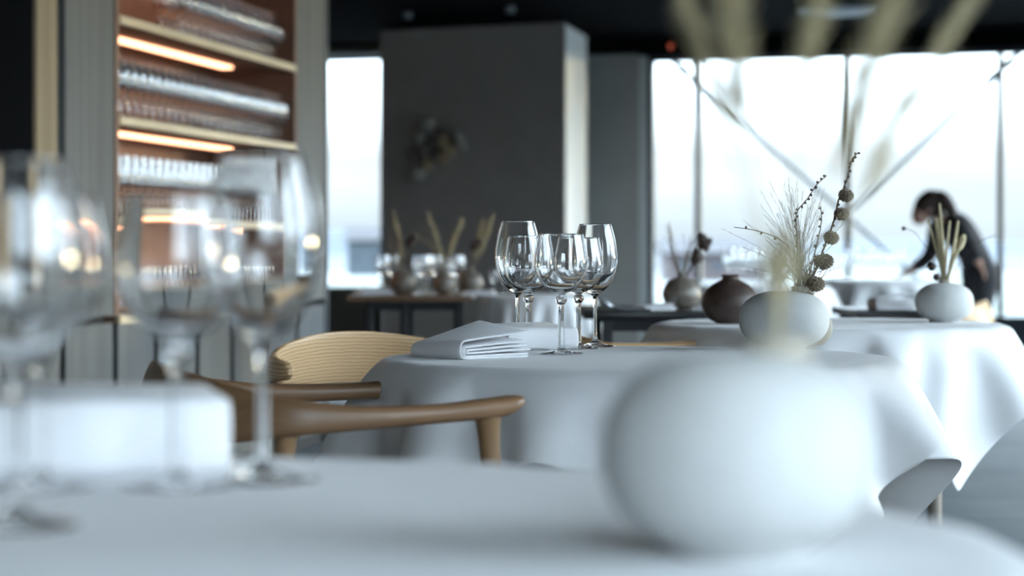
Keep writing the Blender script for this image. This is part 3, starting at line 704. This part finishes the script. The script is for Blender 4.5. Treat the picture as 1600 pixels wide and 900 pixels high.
def larch_cone(px, py, rx, rz_, ang):
    bm = B(); s = 4.2 / F; a, b_ = rx * s, rz_ * s
    ellipsoid(bm, (0, 0, 0), (a * .80, a * .80, b_ * .85), None, 2)
    rows = 8
    for j in range(rows):
        tt = -1 + 2 * (j + .5) / rows; rr = math.sqrt(max(0, 1 - tt * tt)); k_n = max(5, int(14 * rr))
        for k in range(k_n):
            an = 2 * PI * (k + .5 * (j % 2)) / k_n; r_ = a * rr
            c = Vector((r_ * .86 * math.cos(an), r_ * .86 * math.sin(an), b_ * tt * .9)); q = Euler((0, R(35 - 40 * tt), an))
            ellipsoid(bm, c, (a * .24, a * .20, a * .055), q, 1)
    o = obj('cone', bm, M['cone'], t, loc=P(px, py, 4.19) - o0, rot=(R(20), R(ang), 0)); return o
for c_ in ((1322, 305, 12.5, 10, 14), (1315, 334, 12.5, 10, 5), (1299, 371, 12.5, 10.5, 12), (1287, 408, 16, 11.5, -8), (1274, 443, 15.5, 11, 6)): larch_cone(*c_)
# feathery grass
bm = B()
for k in range(105):
    tx = rnd.gauss(1222, 38) if k % 3 else rnd.uniform(1225, 1290); ty = rnd.uniform(262, 400) + abs(tx - 1232) * .5; b0 = 1250 + rnd.uniform(-10, 12); mxp = (b0 + tx) / 2 + (b0 - tx) * .18
    pp = pth([(b0, 480), (b0, 445), (mxp, (445 + ty) / 2), (tx, ty)], 4.2, rnd.uniform(-.08, .08), o0); pp = [Vector(p) for p in cat(pp, 5)]
    tube(bm, pp, [.00024] * (len(pp) - 1) + [.00010], 3, False)
    for j in range(6, len(pp) - 1):
        for _ in range(4):
            q = pp[j].lerp(pp[j + 1], rnd.random()); dr = (pp[j + 1] - pp[j]).normalized(); sd = Vector((rnd.uniform(-1, 1), rnd.uniform(-1, 1), rnd.uniform(-.3, .6)))
            tube(bm, [q, q + (dr * .9 + sd * .45) * rnd.uniform(.006, .013)], [.00018, .00009], 3, False)
o = obj('feathery_grass', bm, M['grass_pale'], t); o['kind'] = 'stuff'
bm = B()
for k in range(40):
    b0 = 1254 + rnd.uniform(-14, 14); tx = b0 + rnd.gauss(4, 14); ty = rnd.uniform(395, 425)
    pp = pth([(b0, 470), ((b0 + tx) / 2, 435), (tx, ty)], 4.2, rnd.uniform(-.02, .02), o0); tube(bm, pp, [.0009, .0008, .0003], 4, False)
o = obj('grass_tuft', bm, M['grass'], t); o['kind'] = 'stuff'

# dried grass in the right vase
o0 = at(1475, 5.74, NZ + .106)
t = thing('dried_grass_bouquet', 'dried grass blades and dark berries in the squat right-hand vase', 'dried flowers', o0)
rnd = random.Random(9)
for pxs, r_ in (([(1474, 450), (1470, 400), (1462, 340)], .0045), ([(1475, 450), (1474, 400), (1468, 318)], .003), ([(1476, 450), (1478, 400), (1484, 345)], .003), ([(1477, 450), (1488, 400), (1497, 345)], .0035), ([(1477, 450), (1490, 405), (1506, 372)], .004), ([(1475, 450), (1468, 410), (1450, 345)], .0025)):
    bm = B(); pp = [Vector(p) for p in cat(pth(pxs, 5.74, rnd.uniform(-.05, .05), o0), 6)]; n = len(pp)
    tube(bm, pp, [r_ * (.5 + .8 * math.sin(PI * (.15 + .75 * i / n))) for i in range(n)], 6); obj('grass_blade', bm, M['pampas'], t)
bm = B(); ellipsoid(bm, P(1502, 378, 5.8) - o0, (.011, .011, .024), Euler((0, R(20), 0)), 2, .12, rnd); obj('seed_head', bm, M['pampas'], t)
for pxs, blob in (([(1472, 450), (1462, 410), (1442, 380), (1428, 362), (1412, 357)], (1412, 357, 3.5)), ([(1474, 450), (1468, 430), (1456, 416)], (1456, 417, 7)), ([(1473, 450), (1466, 438), (1463, 434)], (1463, 433, 6)), ([(1478, 450), (1500, 410), (1530, 378), (1556, 368)], None)):
    bm = B(); tube(bm, cat(pth(pxs, 5.72, 0, o0), 6), .0008, 5)
    if blob: ellipsoid(bm, P(blob[0], blob[1], 5.72) - o0, (blob[2] * 5.72 / F,) * 3, None, 2, .08, rnd)
    obj('berry_stem', bm, M['brown_blob'], t)

# stoneware vases
def stone_vase(label, px, d, dia, h, mat='stone', z=NZ, neck=.22, group=None):
    loc = at(px, d, z); t = thing('stoneware_vase', label, 'vase', loc, 0, group); R_ = dia / 2
    pr = [(0, 0), (R_ * .45, 0), (R_ * .80, h * .12), (R_ * .98, h * .32), (R_, h * .44), (R_ * .93, h * .60), (R_ * .68, h * .78), (R_ * (neck + .10), h * .88), (R_ * neck, h * .94), (R_ * (neck + .05), h), (R_ * (neck - .06), h), (R_ * (neck - .06), h * .85), (0, h * .85)]
    bm = B(); lathe(bm, cat(pr[1:-1], 4), 40); bmesh.ops.holes_fill(bm, edges=[e_ for e_ in bm.edges if e_.is_boundary]); obj('body', bm, M[mat], t); return t
def dried(label, px, d, z, items):
    o0 = at(px, d, z); t = thing('dried_flowers', label, 'dried flowers', o0)
    for kind, pxs in items:
        bm = B()
        if kind == 'plume': plume(bm, pth(pxs, d, 0, o0), .022, 90, rnd, .35, .0012, .05); obj('plume', bm, M['pampas'], t)
        elif kind == 'pod':
            tube(bm, pth(pxs, d, 0, o0), .002, 5)
            for q in (0, .5, 1.0): p = (P(*pxs[-1], d) - o0) * (1 - .16 * q); ellipsoid(bm, p + Vector((rnd.uniform(-.01, .01), 0, 0)), (.016, .015, .022), Euler((0, rnd.uniform(-1, 1), 0)), 2, .15, rnd)
            obj('seed_pod', bm, M['brown_blob'], t)
        else:
            for _ in range(9):
                a = [(x_ + rnd.gauss(0, 3) * i, y_ + rnd.gauss(0, 4) * i) for i, (x_, y_) in enumerate(pxs)]; tube(bm, pth(a, d, rnd.uniform(-.05, .05), o0), .0012, 4, False)
            obj('grass', bm, M['grass'], t)
    return t
stone_vase('round stoneware vase, left of the three on the brown service table', 629, 9.3, .112, .115)
stone_vase('round stoneware vase, middle of the three on the brown service table', 694, 9.25, .100, .105)
stone_vase('round stoneware vase, right of the three on the brown service table', 735, 9.35, .108, .110)
dried('pampas plume and dark flower in the left service-table vase', 629, 9.3, NZ + .1, (('plume', [(630, 425), (628, 400), (618, 345)]), ('pod', [(632, 425), (640, 400), (645, 372)]), ('grass', [(629, 425), (615, 395), (603, 375)])))
dried('two pampas plumes in the middle service-table vase', 694, 9.25, NZ + .09, (('plume', [(694, 425), (690, 400), (672, 342)]), ('plume', [(695, 425), (703, 395), (718, 352)]), ('grass', [(693, 425), (675, 385), (655, 358)])))
dried('brown flower and pampas in the right service-table vase', 735, 9.35, NZ + .1, (('pod', [(736, 425), (740, 400), (744, 378)]), ('plume', [(737, 425), (750, 395), (766, 348)]), ('plume', [(737, 425), (742, 400), (752, 355)])))
stone_vase('glossy brown-grey stoneware vase on the black table before the window', 1065, 7.0, .125, .115, neck=.2)
dried('thin grasses and dark seed pods in the vase on the black table', 1065, 7.0, NZ + .1, (('grass', [(1064, 440), (1055, 400), (1045, 355)]), ('grass', [(1066, 440), (1075, 400), (1083, 375)]), ('pod', [(1068, 440), (1085, 412), (1103, 374)]), ('pod', [(1068, 440), (1080, 415), (1088, 398)])))
stone_vase('dark brown bulb vase partly hidden behind the white vases', 1141, 5.62, .148, .125, 'stone_dark', neck=.26)

# ------------------------------------------------------------------ plain tables
def slab_table(label, px0, px1, d0, d1, top, leg_pxs, name='table', th=.022, legmat='black_metal', z=.749):
    x0, x1 = (px0 - 800) / F * d0, (px1 - 800) / F * d0; c = Vector(((x0 + x1) / 2, (d0 + d1) / 2, 0)); t = thing(name, label, 'table', c)
    bm = B(); box(bm, (0, 0, z - th / 2), (x1 - x0, d1 - d0, th), 0, .003); obj('tabletop', bm, M[top], t)
    for lx in leg_pxs:
        X = (lx - 800) / F * d0 - c.x
        for yy in (-(d1 - d0) / 2 + .03, (d1 - d0) / 2 - .03):
            bm = B(); box(bm, (X, yy, (z - th) / 2), (.03, .03, z - th), 0, .002); obj('leg', bm, M[legmat], t)
    xa, xb = [(lx - 800) / F * d0 - c.x for lx in (leg_pxs[0], leg_pxs[-1])]
    for yy in (-(d1 - d0) / 2 + .03, (d1 - d0) / 2 - .03):
        bm = B(); box(bm, ((xa + xb) / 2, yy, z - th - .02), (xb - xa, .02, .035)); obj('rail', bm, M[legmat], t)
    return t
slab_table('brown wooden service table with black legs by the narrow window', 541, 738, 8.95, 9.65, 'table_wood', (576, 630, 714))
slab_table('black-topped table carrying the glossy stoneware vase', 912, 1112, 6.64, 7.5, 'table_black', (950, 1100))
slab_table('black-topped table edge between the white vases, in front of the window', 1340, 1478, 6.75, 7.3, 'table_black', (1360, 1460))
# small things on them
napkin(.16, .12, (.02, .02, .03, .03), 'bluish white folded napkin on the left end of the brown service table', at(556, 9.3, NZ - .001), .2, 5)
napkin(.14, .12, (.014, .014, .02, .02), 'cream folded napkin on the right end of the brown service table', at(722, 9.12, NZ - .001), 0, 6)
napkin(.10, .12, (.012, .012, .02, .02), 'small white napkin left of the vase on the black table', at(1000, 6.9, NZ - .001), .2, 7)
napkin(.13, .12, (.035, .035, .05, .05), 'white folded napkin on the black table left of the squat vase', at(1362, 7.0, NZ - .001), .1, 8)
napkin(.09, .10, (.010, .010, .016, .016), 'small white napkin right of the vase on the black table', at(1086, 6.85, NZ - .001), -.3, 9)
t = thing('spoon', 'silver spoon propped at the left end of the black table', 'spoon', at(957, 6.8, NZ))
bm = B(); ellipsoid(bm, (-.025, 0, .026), (.030, .018, .008), Euler((0, R(28), 0)), 3); obj('bowl', bm, M['silver'], t)
bm = B(); tube(bm, [(0, 0, .015), (.04, 0, .004), (.12, 0, .003)], [.004, .003, .004], 8); obj('handle', bm, M['silver'], t)

# ------------------------------------------------------------------ small distant glasses
bg_ = B(); lathe(bg_, [(0, 0), (.030, 0), (.030, .002), (.005, .008), (.0035, .02), (.0035, .075), (.012, .085), (.028, .100), (.035, .125), (.034, .145), (.029, .175), (.0275, .175), (.0325, .145), (.0335, .125), (.026, .102), (.010, .089), (0, .088)], 20)
far0 = obj('wine_glass', bg_, M['glass']); first = [True]
def far_glass(px, d, label, group, scale=1.0, z=NZ):
    if first[0]: o = far0; first[0] = False
    else: o = far0.copy(); COL.objects.link(o)
    place(o, at(px, d, z), 0, label, group, scale); tag(o, None, 'wine glass'); return o
for px, d in ((598, 9.5), (612, 9.56), (655, 9.5), (668, 9.45), (681, 9.55), (660, 9.15), (706, 9.5), (716, 9.1), (756, 9.3)[:2]) if False else ((598, 9.5), (612, 9.58), (655, 9.5), (669, 9.42), (681, 9.56), (662, 9.12), (709, 9.5), (715, 9.12)):
    far_glass(px, d, 'small wine glass standing between the stoneware vases on the brown service table', 'glasses on the brown service table', .95)
for k in range(7): far_glass(1140 + k * 12, 11.45 + .12 * (k % 3), 'wine glass on the draped table behind the dark brown vase', 'glasses behind the dark brown vase', 1.12)
for k in range(8): far_glass(1322 + k * 12, 13.85 + .14 * (k % 3), 'wine glass clustered on the table the person is setting', 'glasses on the table being set', 1.10)
for px, d in ((772, 9.2), (790, 9.35)): far_glass(px, d, 'low glass on the small draped table behind the sharp glasses', 'glasses on the small draped table', .6)

# ------------------------------------------------------------------ cabinet glasses
sg = B(); lathe(sg, [(0, 0), (.034, 0), (.034, .002), (.008, .007), (.0048, .02), (.0048, .070), (.014, .080), (.030, .098), (.0395, .128), (.0402, .155), (.036, .195), (.0315, .232), (.0303, .232), (.0347, .195), (.0388, .155), (.0380, .129), (.028, .100), (.012, .0835), (0, .0825)], 24)
sh0 = obj('wine_glass', sg, M['glass'])
fl = B(); lathe(fl, [(0, 0), (.029, 0), (.029, .002), (.005, .007), (.0036, .02), (.0036, .065), (.010, .075), (.022, .095), (.0255, .125), (.0225, .175), (.0215, .175), (.0243, .125), (.0208, .097), (.008, .078), (0, .077)], 24)
fl0 = obj('champagne_glass', fl, M['glass'])
cnt = {}
def shelf_glass(src, s, dep, z, label, group, cate):
    k = src.name.split('.')[0]
    if k not in cnt: cnt[k] = 0; o = src
    else: o = src.copy(); COL.objects.link(o)
    cnt[k] += 1
    place(o, cab(s, dep, z), 0, label, group); tag(o, None, cate)
for row, dep in enumerate((.055, .147)):
    for k in range(25):
        s = .10 + k * .0865
        shelf_glass(sh0, s, dep, SH[2], 'wine glass in the packed ranks on the middle lit shelf of the wall cabinet', 'glasses on the middle lit cabinet shelf', 'wine glass')
        shelf_glass(sh0, s + .01, dep, SH[1], 'wine glass in the packed ranks on the lower lit cabinet shelf, behind foreground glasses', 'glasses on the lower lit cabinet shelf', 'wine glass')
for dep in (.06, .145):
    for k in range(15): shelf_glass(sh0, .88 + k * .088, dep, SH[3], 'wine glass on the highest visible cabinet shelf, toward its right end', 'glasses on the right of the highest visible shelf', 'wine glass')
for s in (.07, .16): shelf_glass(sh0, s, .06, SH[3], 'wine glass standing apart at the left end of the highest visible cabinet shelf', 'glasses at the left of the highest visible shelf', 'wine glass')
for dep in (.055, .145):
    for k in range(24): shelf_glass(fl0, .12 + k * .0865, dep, SH[0], 'slim champagne glass on the bottom cabinet shelf behind the foreground glasses', 'champagne glasses on the bottom cabinet shelf', 'champagne glass')

# ------------------------------------------------------------------ chairs
def make_chair(label, wood_, leg_, back_mat=None, group=None, arms=True):
    t = thing('armchair', label, 'chair', (0, 0, 0), 0, group)
    # one continuous bent rail: arm, back, arm.  (x, y, z centre, height, thickness, lean)
    half = [(.208, -.231, .709, .014, .036, 0), (.190, -.236, .704, .026, .050, 0), (.160, -.244, .699, .032, .048, 0), (.06, -.268, .694, .030, .040, 0), (-.06, -.281, .692, .036, .034, .05), (-.17, -.268, .694, .058, .028, .12), (-.255, -.20, .698, .092, .022, .2), (-.310, -.10, .702, .118, .018, .26), (-.326, 0, .704, .126, .017, .28)]
    if not arms: half = half[4:]
    full = half + [(a, -b_, c, d, e_, f) for a, b_, c, d, e_, f in reversed(half[:-1])]
    cp = cat(full, 7); rings = []
    for i, (x_, y_, z_, h_, th, lean) in enumerate(cp):
        a = cp[max(i - 1, 0)]; b_ = cp[min(i + 1, len(cp) - 1)]; tx, ty = b_[0] - a[0], b_[1] - a[1]; l_ = math.hypot(tx, ty) or 1; nx, ny = ty / l_, -tx / l_
        endf = min(1, min(i, len(cp) - 1 - i) / 2.5 + .35); ring = []
        for k in range(20):
            an = 2 * PI * k / 20; ca, sa = math.cos(an), math.sin(an)
            ex = .5 * th * endf * abs(ca) ** .75 * (1 if ca > 0 else -1); ez = .5 * h_ * endf * abs(sa) ** .75 * (1 if sa > 0 else -1)
            off = ex + lean * ez
            ring.append((x_ + nx * off, y_ + ny * off, z_ + ez))
        rings.append(ring)
    bm = B(); loft(bm, rings); o = obj('back_rail', bm, back_mat or wood_, t); m_ = o.modifiers.new('s', 'SUBSURF'); m_.levels = 1; m_.render_levels = 1
    for sx, sy in ((1, -1), (1, 1), (-1, -1), (-1, 1)):
        bm = B()
        if sx > 0 and not arms: ps = [(.160, .22, .42), (.165, .225, .35), (.18, .235, .2), (.20, .245, 0)]; rr = [.020, .020, .017, .012]
        elif sx > 0: ps = [(.150, .243, .700), (.152, .243, .672), (.158, .243, .60), (.18, .245, .45), (.20, .25, .2), (.215, .255, 0)]; rr = [.027, .0185, .0155, .020, .017, .012]
        else: ps = [(-.165, .262, .69), (-.168, .258, .655), (-.172, .252, .60), (-.185, .24, .45), (-.21, .245, .2), (-.235, .25, 0)]; rr = [.019, .0155, .0155, .020, .017, .012]
        cp2 = cat([(*p, r_) for p, r_ in zip(ps, rr)], 6); tube(bm, [(p[0], sy * p[1], p[2]) for p in cp2], [p[3] for p in cp2], 16); obj('leg', bm, leg_, t)
    bm = B(); box(bm, (.0, 0, .405), (.40, .47, .045), 0, .018, 4); obj('seat_frame', bm, leg_, t)
    bm = B(); box(bm, (.0, 0, .445), (.42, .45, .036), 0, .016, 4); obj('seat', bm, M['seat_leather'], t)
    return t
ch = make_chair('brown oak armchair with curved rail in front of the middle table', M['oak'], M['oak_leg'], group='armchairs')
place(ch, (-.262, 3.49, 0), R(20))
c2 = make_chair('pale oak chair with grained bowed backrest at the back left of the middle table', M['oak_pale'], M['oak_leg'], arms=False)
place(c2, (-.20, 4.70, 0), R(-56), scale=(1, 1, .985))
def cc(src, loc, rz, label):
    o = copy_tree(src); place(o, loc, rz, label); return o
c3 = make_chair('blurred pale armchair behind the right end of the middle table', M['oak_pale'], M['oak_leg'], group='armchairs')
place(c3, (.36, 5.14, 0), R(14))
c4 = make_chair('pale wooden chair whose low backrest shows just right of the squat vase', M['oak_pale'], M['oak_leg'], arms=False)
place(c4, (1.84, 9.9, 0), R(168), scale=(1, 1, .93))

# ------------------------------------------------------------------ person
PD = 14.4; sc_ = F / PD
def J(px, py, y=0.0): return Vector(((px - 1530) / sc_, y, EYE - (py - 390) / sc_))
person = thing('person', 'person in dark clothes with a ponytail leaning left to lay a table', 'person', ((1530 - 800) / sc_, PD, 0))
def skin(name, joints, edges, root, mat, parent=person, sub=2):
    names = list(joints); vs = [joints[n][0] for n in names]; me = bpy.data.meshes.new(name)
    me.from_pydata(vs, [(names.index(a), names.index(b_)) for a, b_ in edges], []); me.materials.append(mat)
    o = bpy.data.objects.new(name, me); COL.objects.link(o); o.parent = parent
    m = o.modifiers.new('skin', 'SKIN'); m.use_smooth_shade = True; m.branch_smoothing = .6
    sv = me.skin_vertices[0].data
    for i, n in enumerate(names): r = joints[n][1]; sv[i].radius = r if isinstance(r, tuple) else (r, r); sv[i].use_root = n == root
    s = o.modifiers.new('sub', 'SUBSURF'); s.levels = s.render_levels = sub; return o
j = {'pelvis': (J(1530, 425), (.115, .13)), 'waist': (J(1521, 398), (.095, .12)), 'chest': (J(1499, 364), (.105, .14)), 'upper': (J(1484, 350), (.085, .12)), 'neck': (J(1470, 341), .050), 'neck2': (J(1463, 335), .046),
     'jaw': (J(1452, 333), (.066, .062)), 'skull': (J(1448, 323), (.088, .078)), 'crown': (J(1449, 314), (.075, .068)), 'nose': (J(1437, 333), (.022, .020)),
     'shR': (J(1474, 352, .15), .052), 'elR': (J(1461, 398, .17), .038), 'wrR': (J(1427, 423, .10), .026), 'palmR': (J(1416, 429, .09), (.034, .018)),
     'shL': (J(1489, 354, -.17), .054), 'elL': (J(1508, 392, -.26), .040), 'wrL': (J(1516, 405, -.20), .028), 'palmL': (J(1521, 411, -.165), (.036, .022)),
     'hipR': (J(1530, 440, .085), .085), 'knR': (J(1519, 505, .09), .055), 'anR': (J(1531, 597, .09), .036), 'toR': (J(1508, 608, .09), .030),
     'hipL': (J(1533, 440, -.085), .085), 'knL': (J(1526, 507, -.09), .055), 'anL': (J(1538, 597, -.09), .036), 'toL': (J(1514, 608, -.09), .030)}
ed = [('pelvis', 'waist'), ('waist', 'chest'), ('chest', 'upper'), ('upper', 'neck'), ('neck', 'neck2'), ('neck2', 'jaw'), ('jaw', 'skull'), ('skull', 'crown'), ('jaw', 'nose'), ('upper', 'shR'), ('shR', 'elR'), ('elR', 'wrR'), ('wrR', 'palmR'),
      ('upper', 'shL'), ('shL', 'elL'), ('elL', 'wrL'), ('wrL', 'palmL'), ('pelvis', 'hipR'), ('hipR', 'knR'), ('knR', 'anR'), ('anR', 'toR'), ('pelvis', 'hipL'), ('hipL', 'knL'), ('knL', 'anL'), ('anL', 'toL')]
for k in range(4):
    for s, palm, dx, dz, yd in (('R', J(1416, 429, .09), -1, -.35, .0), ('L', J(1521, 411, -.165), .5, -.9, 0)):
        b0 = palm + Vector((dx * .028, (k - 1.5) * .019, dz * .028)); ln = (.030, .036, .038, .028)[k]
        j[f'f{k}{s}a'] = (b0, .0095); j[f'f{k}{s}b'] = (b0 + Vector((dx, 0, dz - .25)) * ln, .0085); j[f'f{k}{s}c'] = (b0 + Vector((dx * 1.5, 0, dz * 1.6 - .9)) * ln, .007)
        ed += [('palm' + s, f'f{k}{s}a'), (f'f{k}{s}a', f'f{k}{s}b'), (f'f{k}{s}b', f'f{k}{s}c')]
for s, palm, dx, dz in (('R', J(1416, 429, .09), -1, -.5), ('L', J(1521, 411, -.165), .5, -.8)):
    j['t' + s + 'a'] = (palm + Vector((dx * .008, -.034, dz * .01)), .011); j['t' + s + 'b'] = (palm + Vector((dx * .035, -.045, dz * .035)), .009); ed += [('palm' + s, 't' + s + 'a'), ('t' + s + 'a', 't' + s + 'b')]
CLAD = ('pelvis', 'waist', 'chest', 'upper', 'shR', 'elR', 'shL', 'elL', 'hipR', 'knR', 'hipL', 'knL', 'anR', 'anL')
JB = {k: (v[0], tuple(.62 * q for q in v[1]) if isinstance(v[1], tuple) else .62 * v[1]) if k in CLAD else v for k, v in j.items()}
skin('body', JB, ed, 'pelvis', M['skin'])
g = .012
def grow(keys, gg=g, extra={}):
    r = {}
    for k in keys: p, q = j[k]; r[k] = (p, (q[0] + gg, q[1] + gg) if isinstance(q, tuple) else q + gg)
    r.update(extra); return r
def garment(name, chains, mat, vox=.011):
    bm = B()
    for ch_ in chains:
        pts = cat([(*p, rx, ry) for p, rx, ry in ch_], 6); rings = []
        for i, (x_, y_, z_, rx, ry) in enumerate(pts):
            a = Vector(pts[max(i - 1, 0)][:3]); b_ = Vector(pts[min(i + 1, len(pts) - 1)][:3]); t_ = (b_ - a).normalized()
            v = Vector((0, 1, 0)); v = (v - t_ * v.dot(t_)).normalized(); u = v.cross(t_)
            rings.append([Vector((x_, y_, z_)) + u * rx * math.cos(2 * PI * k / 20) + v * ry * math.sin(2 * PI * k / 20) for k in range(20)])
        loft(bm, rings)
    g_ = obj(name, bm, mat, person); m_ = g_.modifiers.new('r', 'REMESH'); m_.mode = 'VOXEL'; m_.voxel_size = vox; m_.use_smooth_shade = True
    m_ = g_.modifiers.new('s', 'SMOOTH'); m_.iterations = 5; return g_
jp = {k: v[0] for k, v in j.items()}
garment('shirt', [[(J(1531, 436), .122, .155), (jp['pelvis'], .118, .150), (jp['waist'], .100, .135), (jp['chest'], .112, .165), (jp['upper'], .100, .170), (J(1474, 344), .060, .075)],
                  [(J(1482, 354, .05), .070, .070), (jp['shR'], .068, .062), (jp['elR'], .050, .050), (jp['elR'].lerp(jp['wrR'], .85), .038, .038)],
                  [(J(1486, 356, -.05), .072, .072), (jp['shL'], .070, .064), (jp['elL'], .052, .052), (jp['elL'].lerp(jp['wrL'], .45), .045, .045)]], M['cloth_black'])
garment('trousers', [[(J(1528, 414), .112, .145), (jp['pelvis'], .124, .152), (J(1532, 442), .118, .145)],
                     [(J(1530, 432, .07), .098, .085), (jp['hipR'], .098, .090), (jp['knR'], .070, .070), (jp['anR'], .055, .058)],
                     [(J(1532, 432, -.07), .098, .085), (jp['hipL'], .098, .090), (jp['knL'], .070, .070), (jp['anL'], .055, .058)]], M['cloth_black'])
for s, a, b_ in (('R', 'anR', 'toR'), ('L', 'anL', 'toL')):
    skin('shoe', {'h': (j[a][0] + Vector((.03, 0, -.035)), (.040, .036)), 'm': (j[b_][0].lerp(j[a][0], .4) + Vector((0, 0, -.02)), (.042, .030)), 't': (j[b_][0] + Vector((-.03, 0, .005)), (.036, .024))}, [('h', 'm'), ('m', 't')], 'h', M['black_metal'])
bm = B()
ellipsoid(bm, J(1447, 322), (.082, .078, .100), Euler((0, R(25), 0)), 3); ellipsoid(bm, J(1455, 315), (.088, .086, .082), None, 3)
ellipsoid(bm, J(1462, 325), (.060, .066, .070), None, 3)
tube(bm, cat([J(1458, 306, -.02), J(1469, 310, -.05), J(1478, 323, -.08), J(1485, 339, -.12), J(1486, 354, -.15)], 5), [.030, .036, .042, .046, .048, .050, .050, .050, .049, .048, .046, .044, .042, .040, .036, .032, .028, .024, .020, .014, .008], 12)
hr = obj('hair', bm, M['hair'], person); m_ = hr.modifiers.new('r', 'REMESH'); m_.mode = 'VOXEL'; m_.voxel_size = .008; m_.use_smooth_shade = True
m_ = hr.modifiers.new('s', 'SMOOTH'); m_.iterations = 4
bm = B(); ellipsoid(bm, J(1441, 331), (.066, .064, .094), Euler((0, R(28), 0)), 3); ellipsoid(bm, J(1432, 334), (.016, .012, .020), Euler((0, R(28), 0)), 2); ellipsoid(bm, J(1437, 343), (.030, .030, .026), None, 2)
ellipsoid(bm, J(1449, 329, -.066), (.016, .010, .026), Euler((0, R(28), 0)), 2)
fc = obj('face', bm, M['skin'], person); m_ = fc.modifiers.new('r', 'REMESH'); m_.mode = 'VOXEL'; m_.voxel_size = .006; m_.use_smooth_shade = True
m_ = fc.modifiers.new('s', 'SMOOTH'); m_.iterations = 3
bm = B()
for yy in (-.030, .030): ellipsoid(bm, J(1435.5, 330, yy), (.008, .011, .006), None, 2); 
for yy in (-.030, .030): ellipsoid(bm, J(1436.0, 326.5, yy), (.010, .018, .004), None, 2)
obj('eyes', bm, M['hair'], fc)
bm = B(); ellipsoid(bm, J(1433, 341), (.008, .022, .005), None, 2); obj('mouth', bm, simple('lips', (.30, .12, .10), .5), fc)
bm = B(); ellipsoid(bm, J(1458, 302, -.02), (.030, .045, .018), Euler((0, R(20), 0)), 2); obj('hair_clip', bm, M['silver'], person)
bm = B(); tube(bm, cat([J(1527, 396, -.135), J(1519, 401, -.16), J(1508, 398, -.13)], 5), [.006] * 11, 6); obj('apron_string', bm, M['apron_strap'], person)
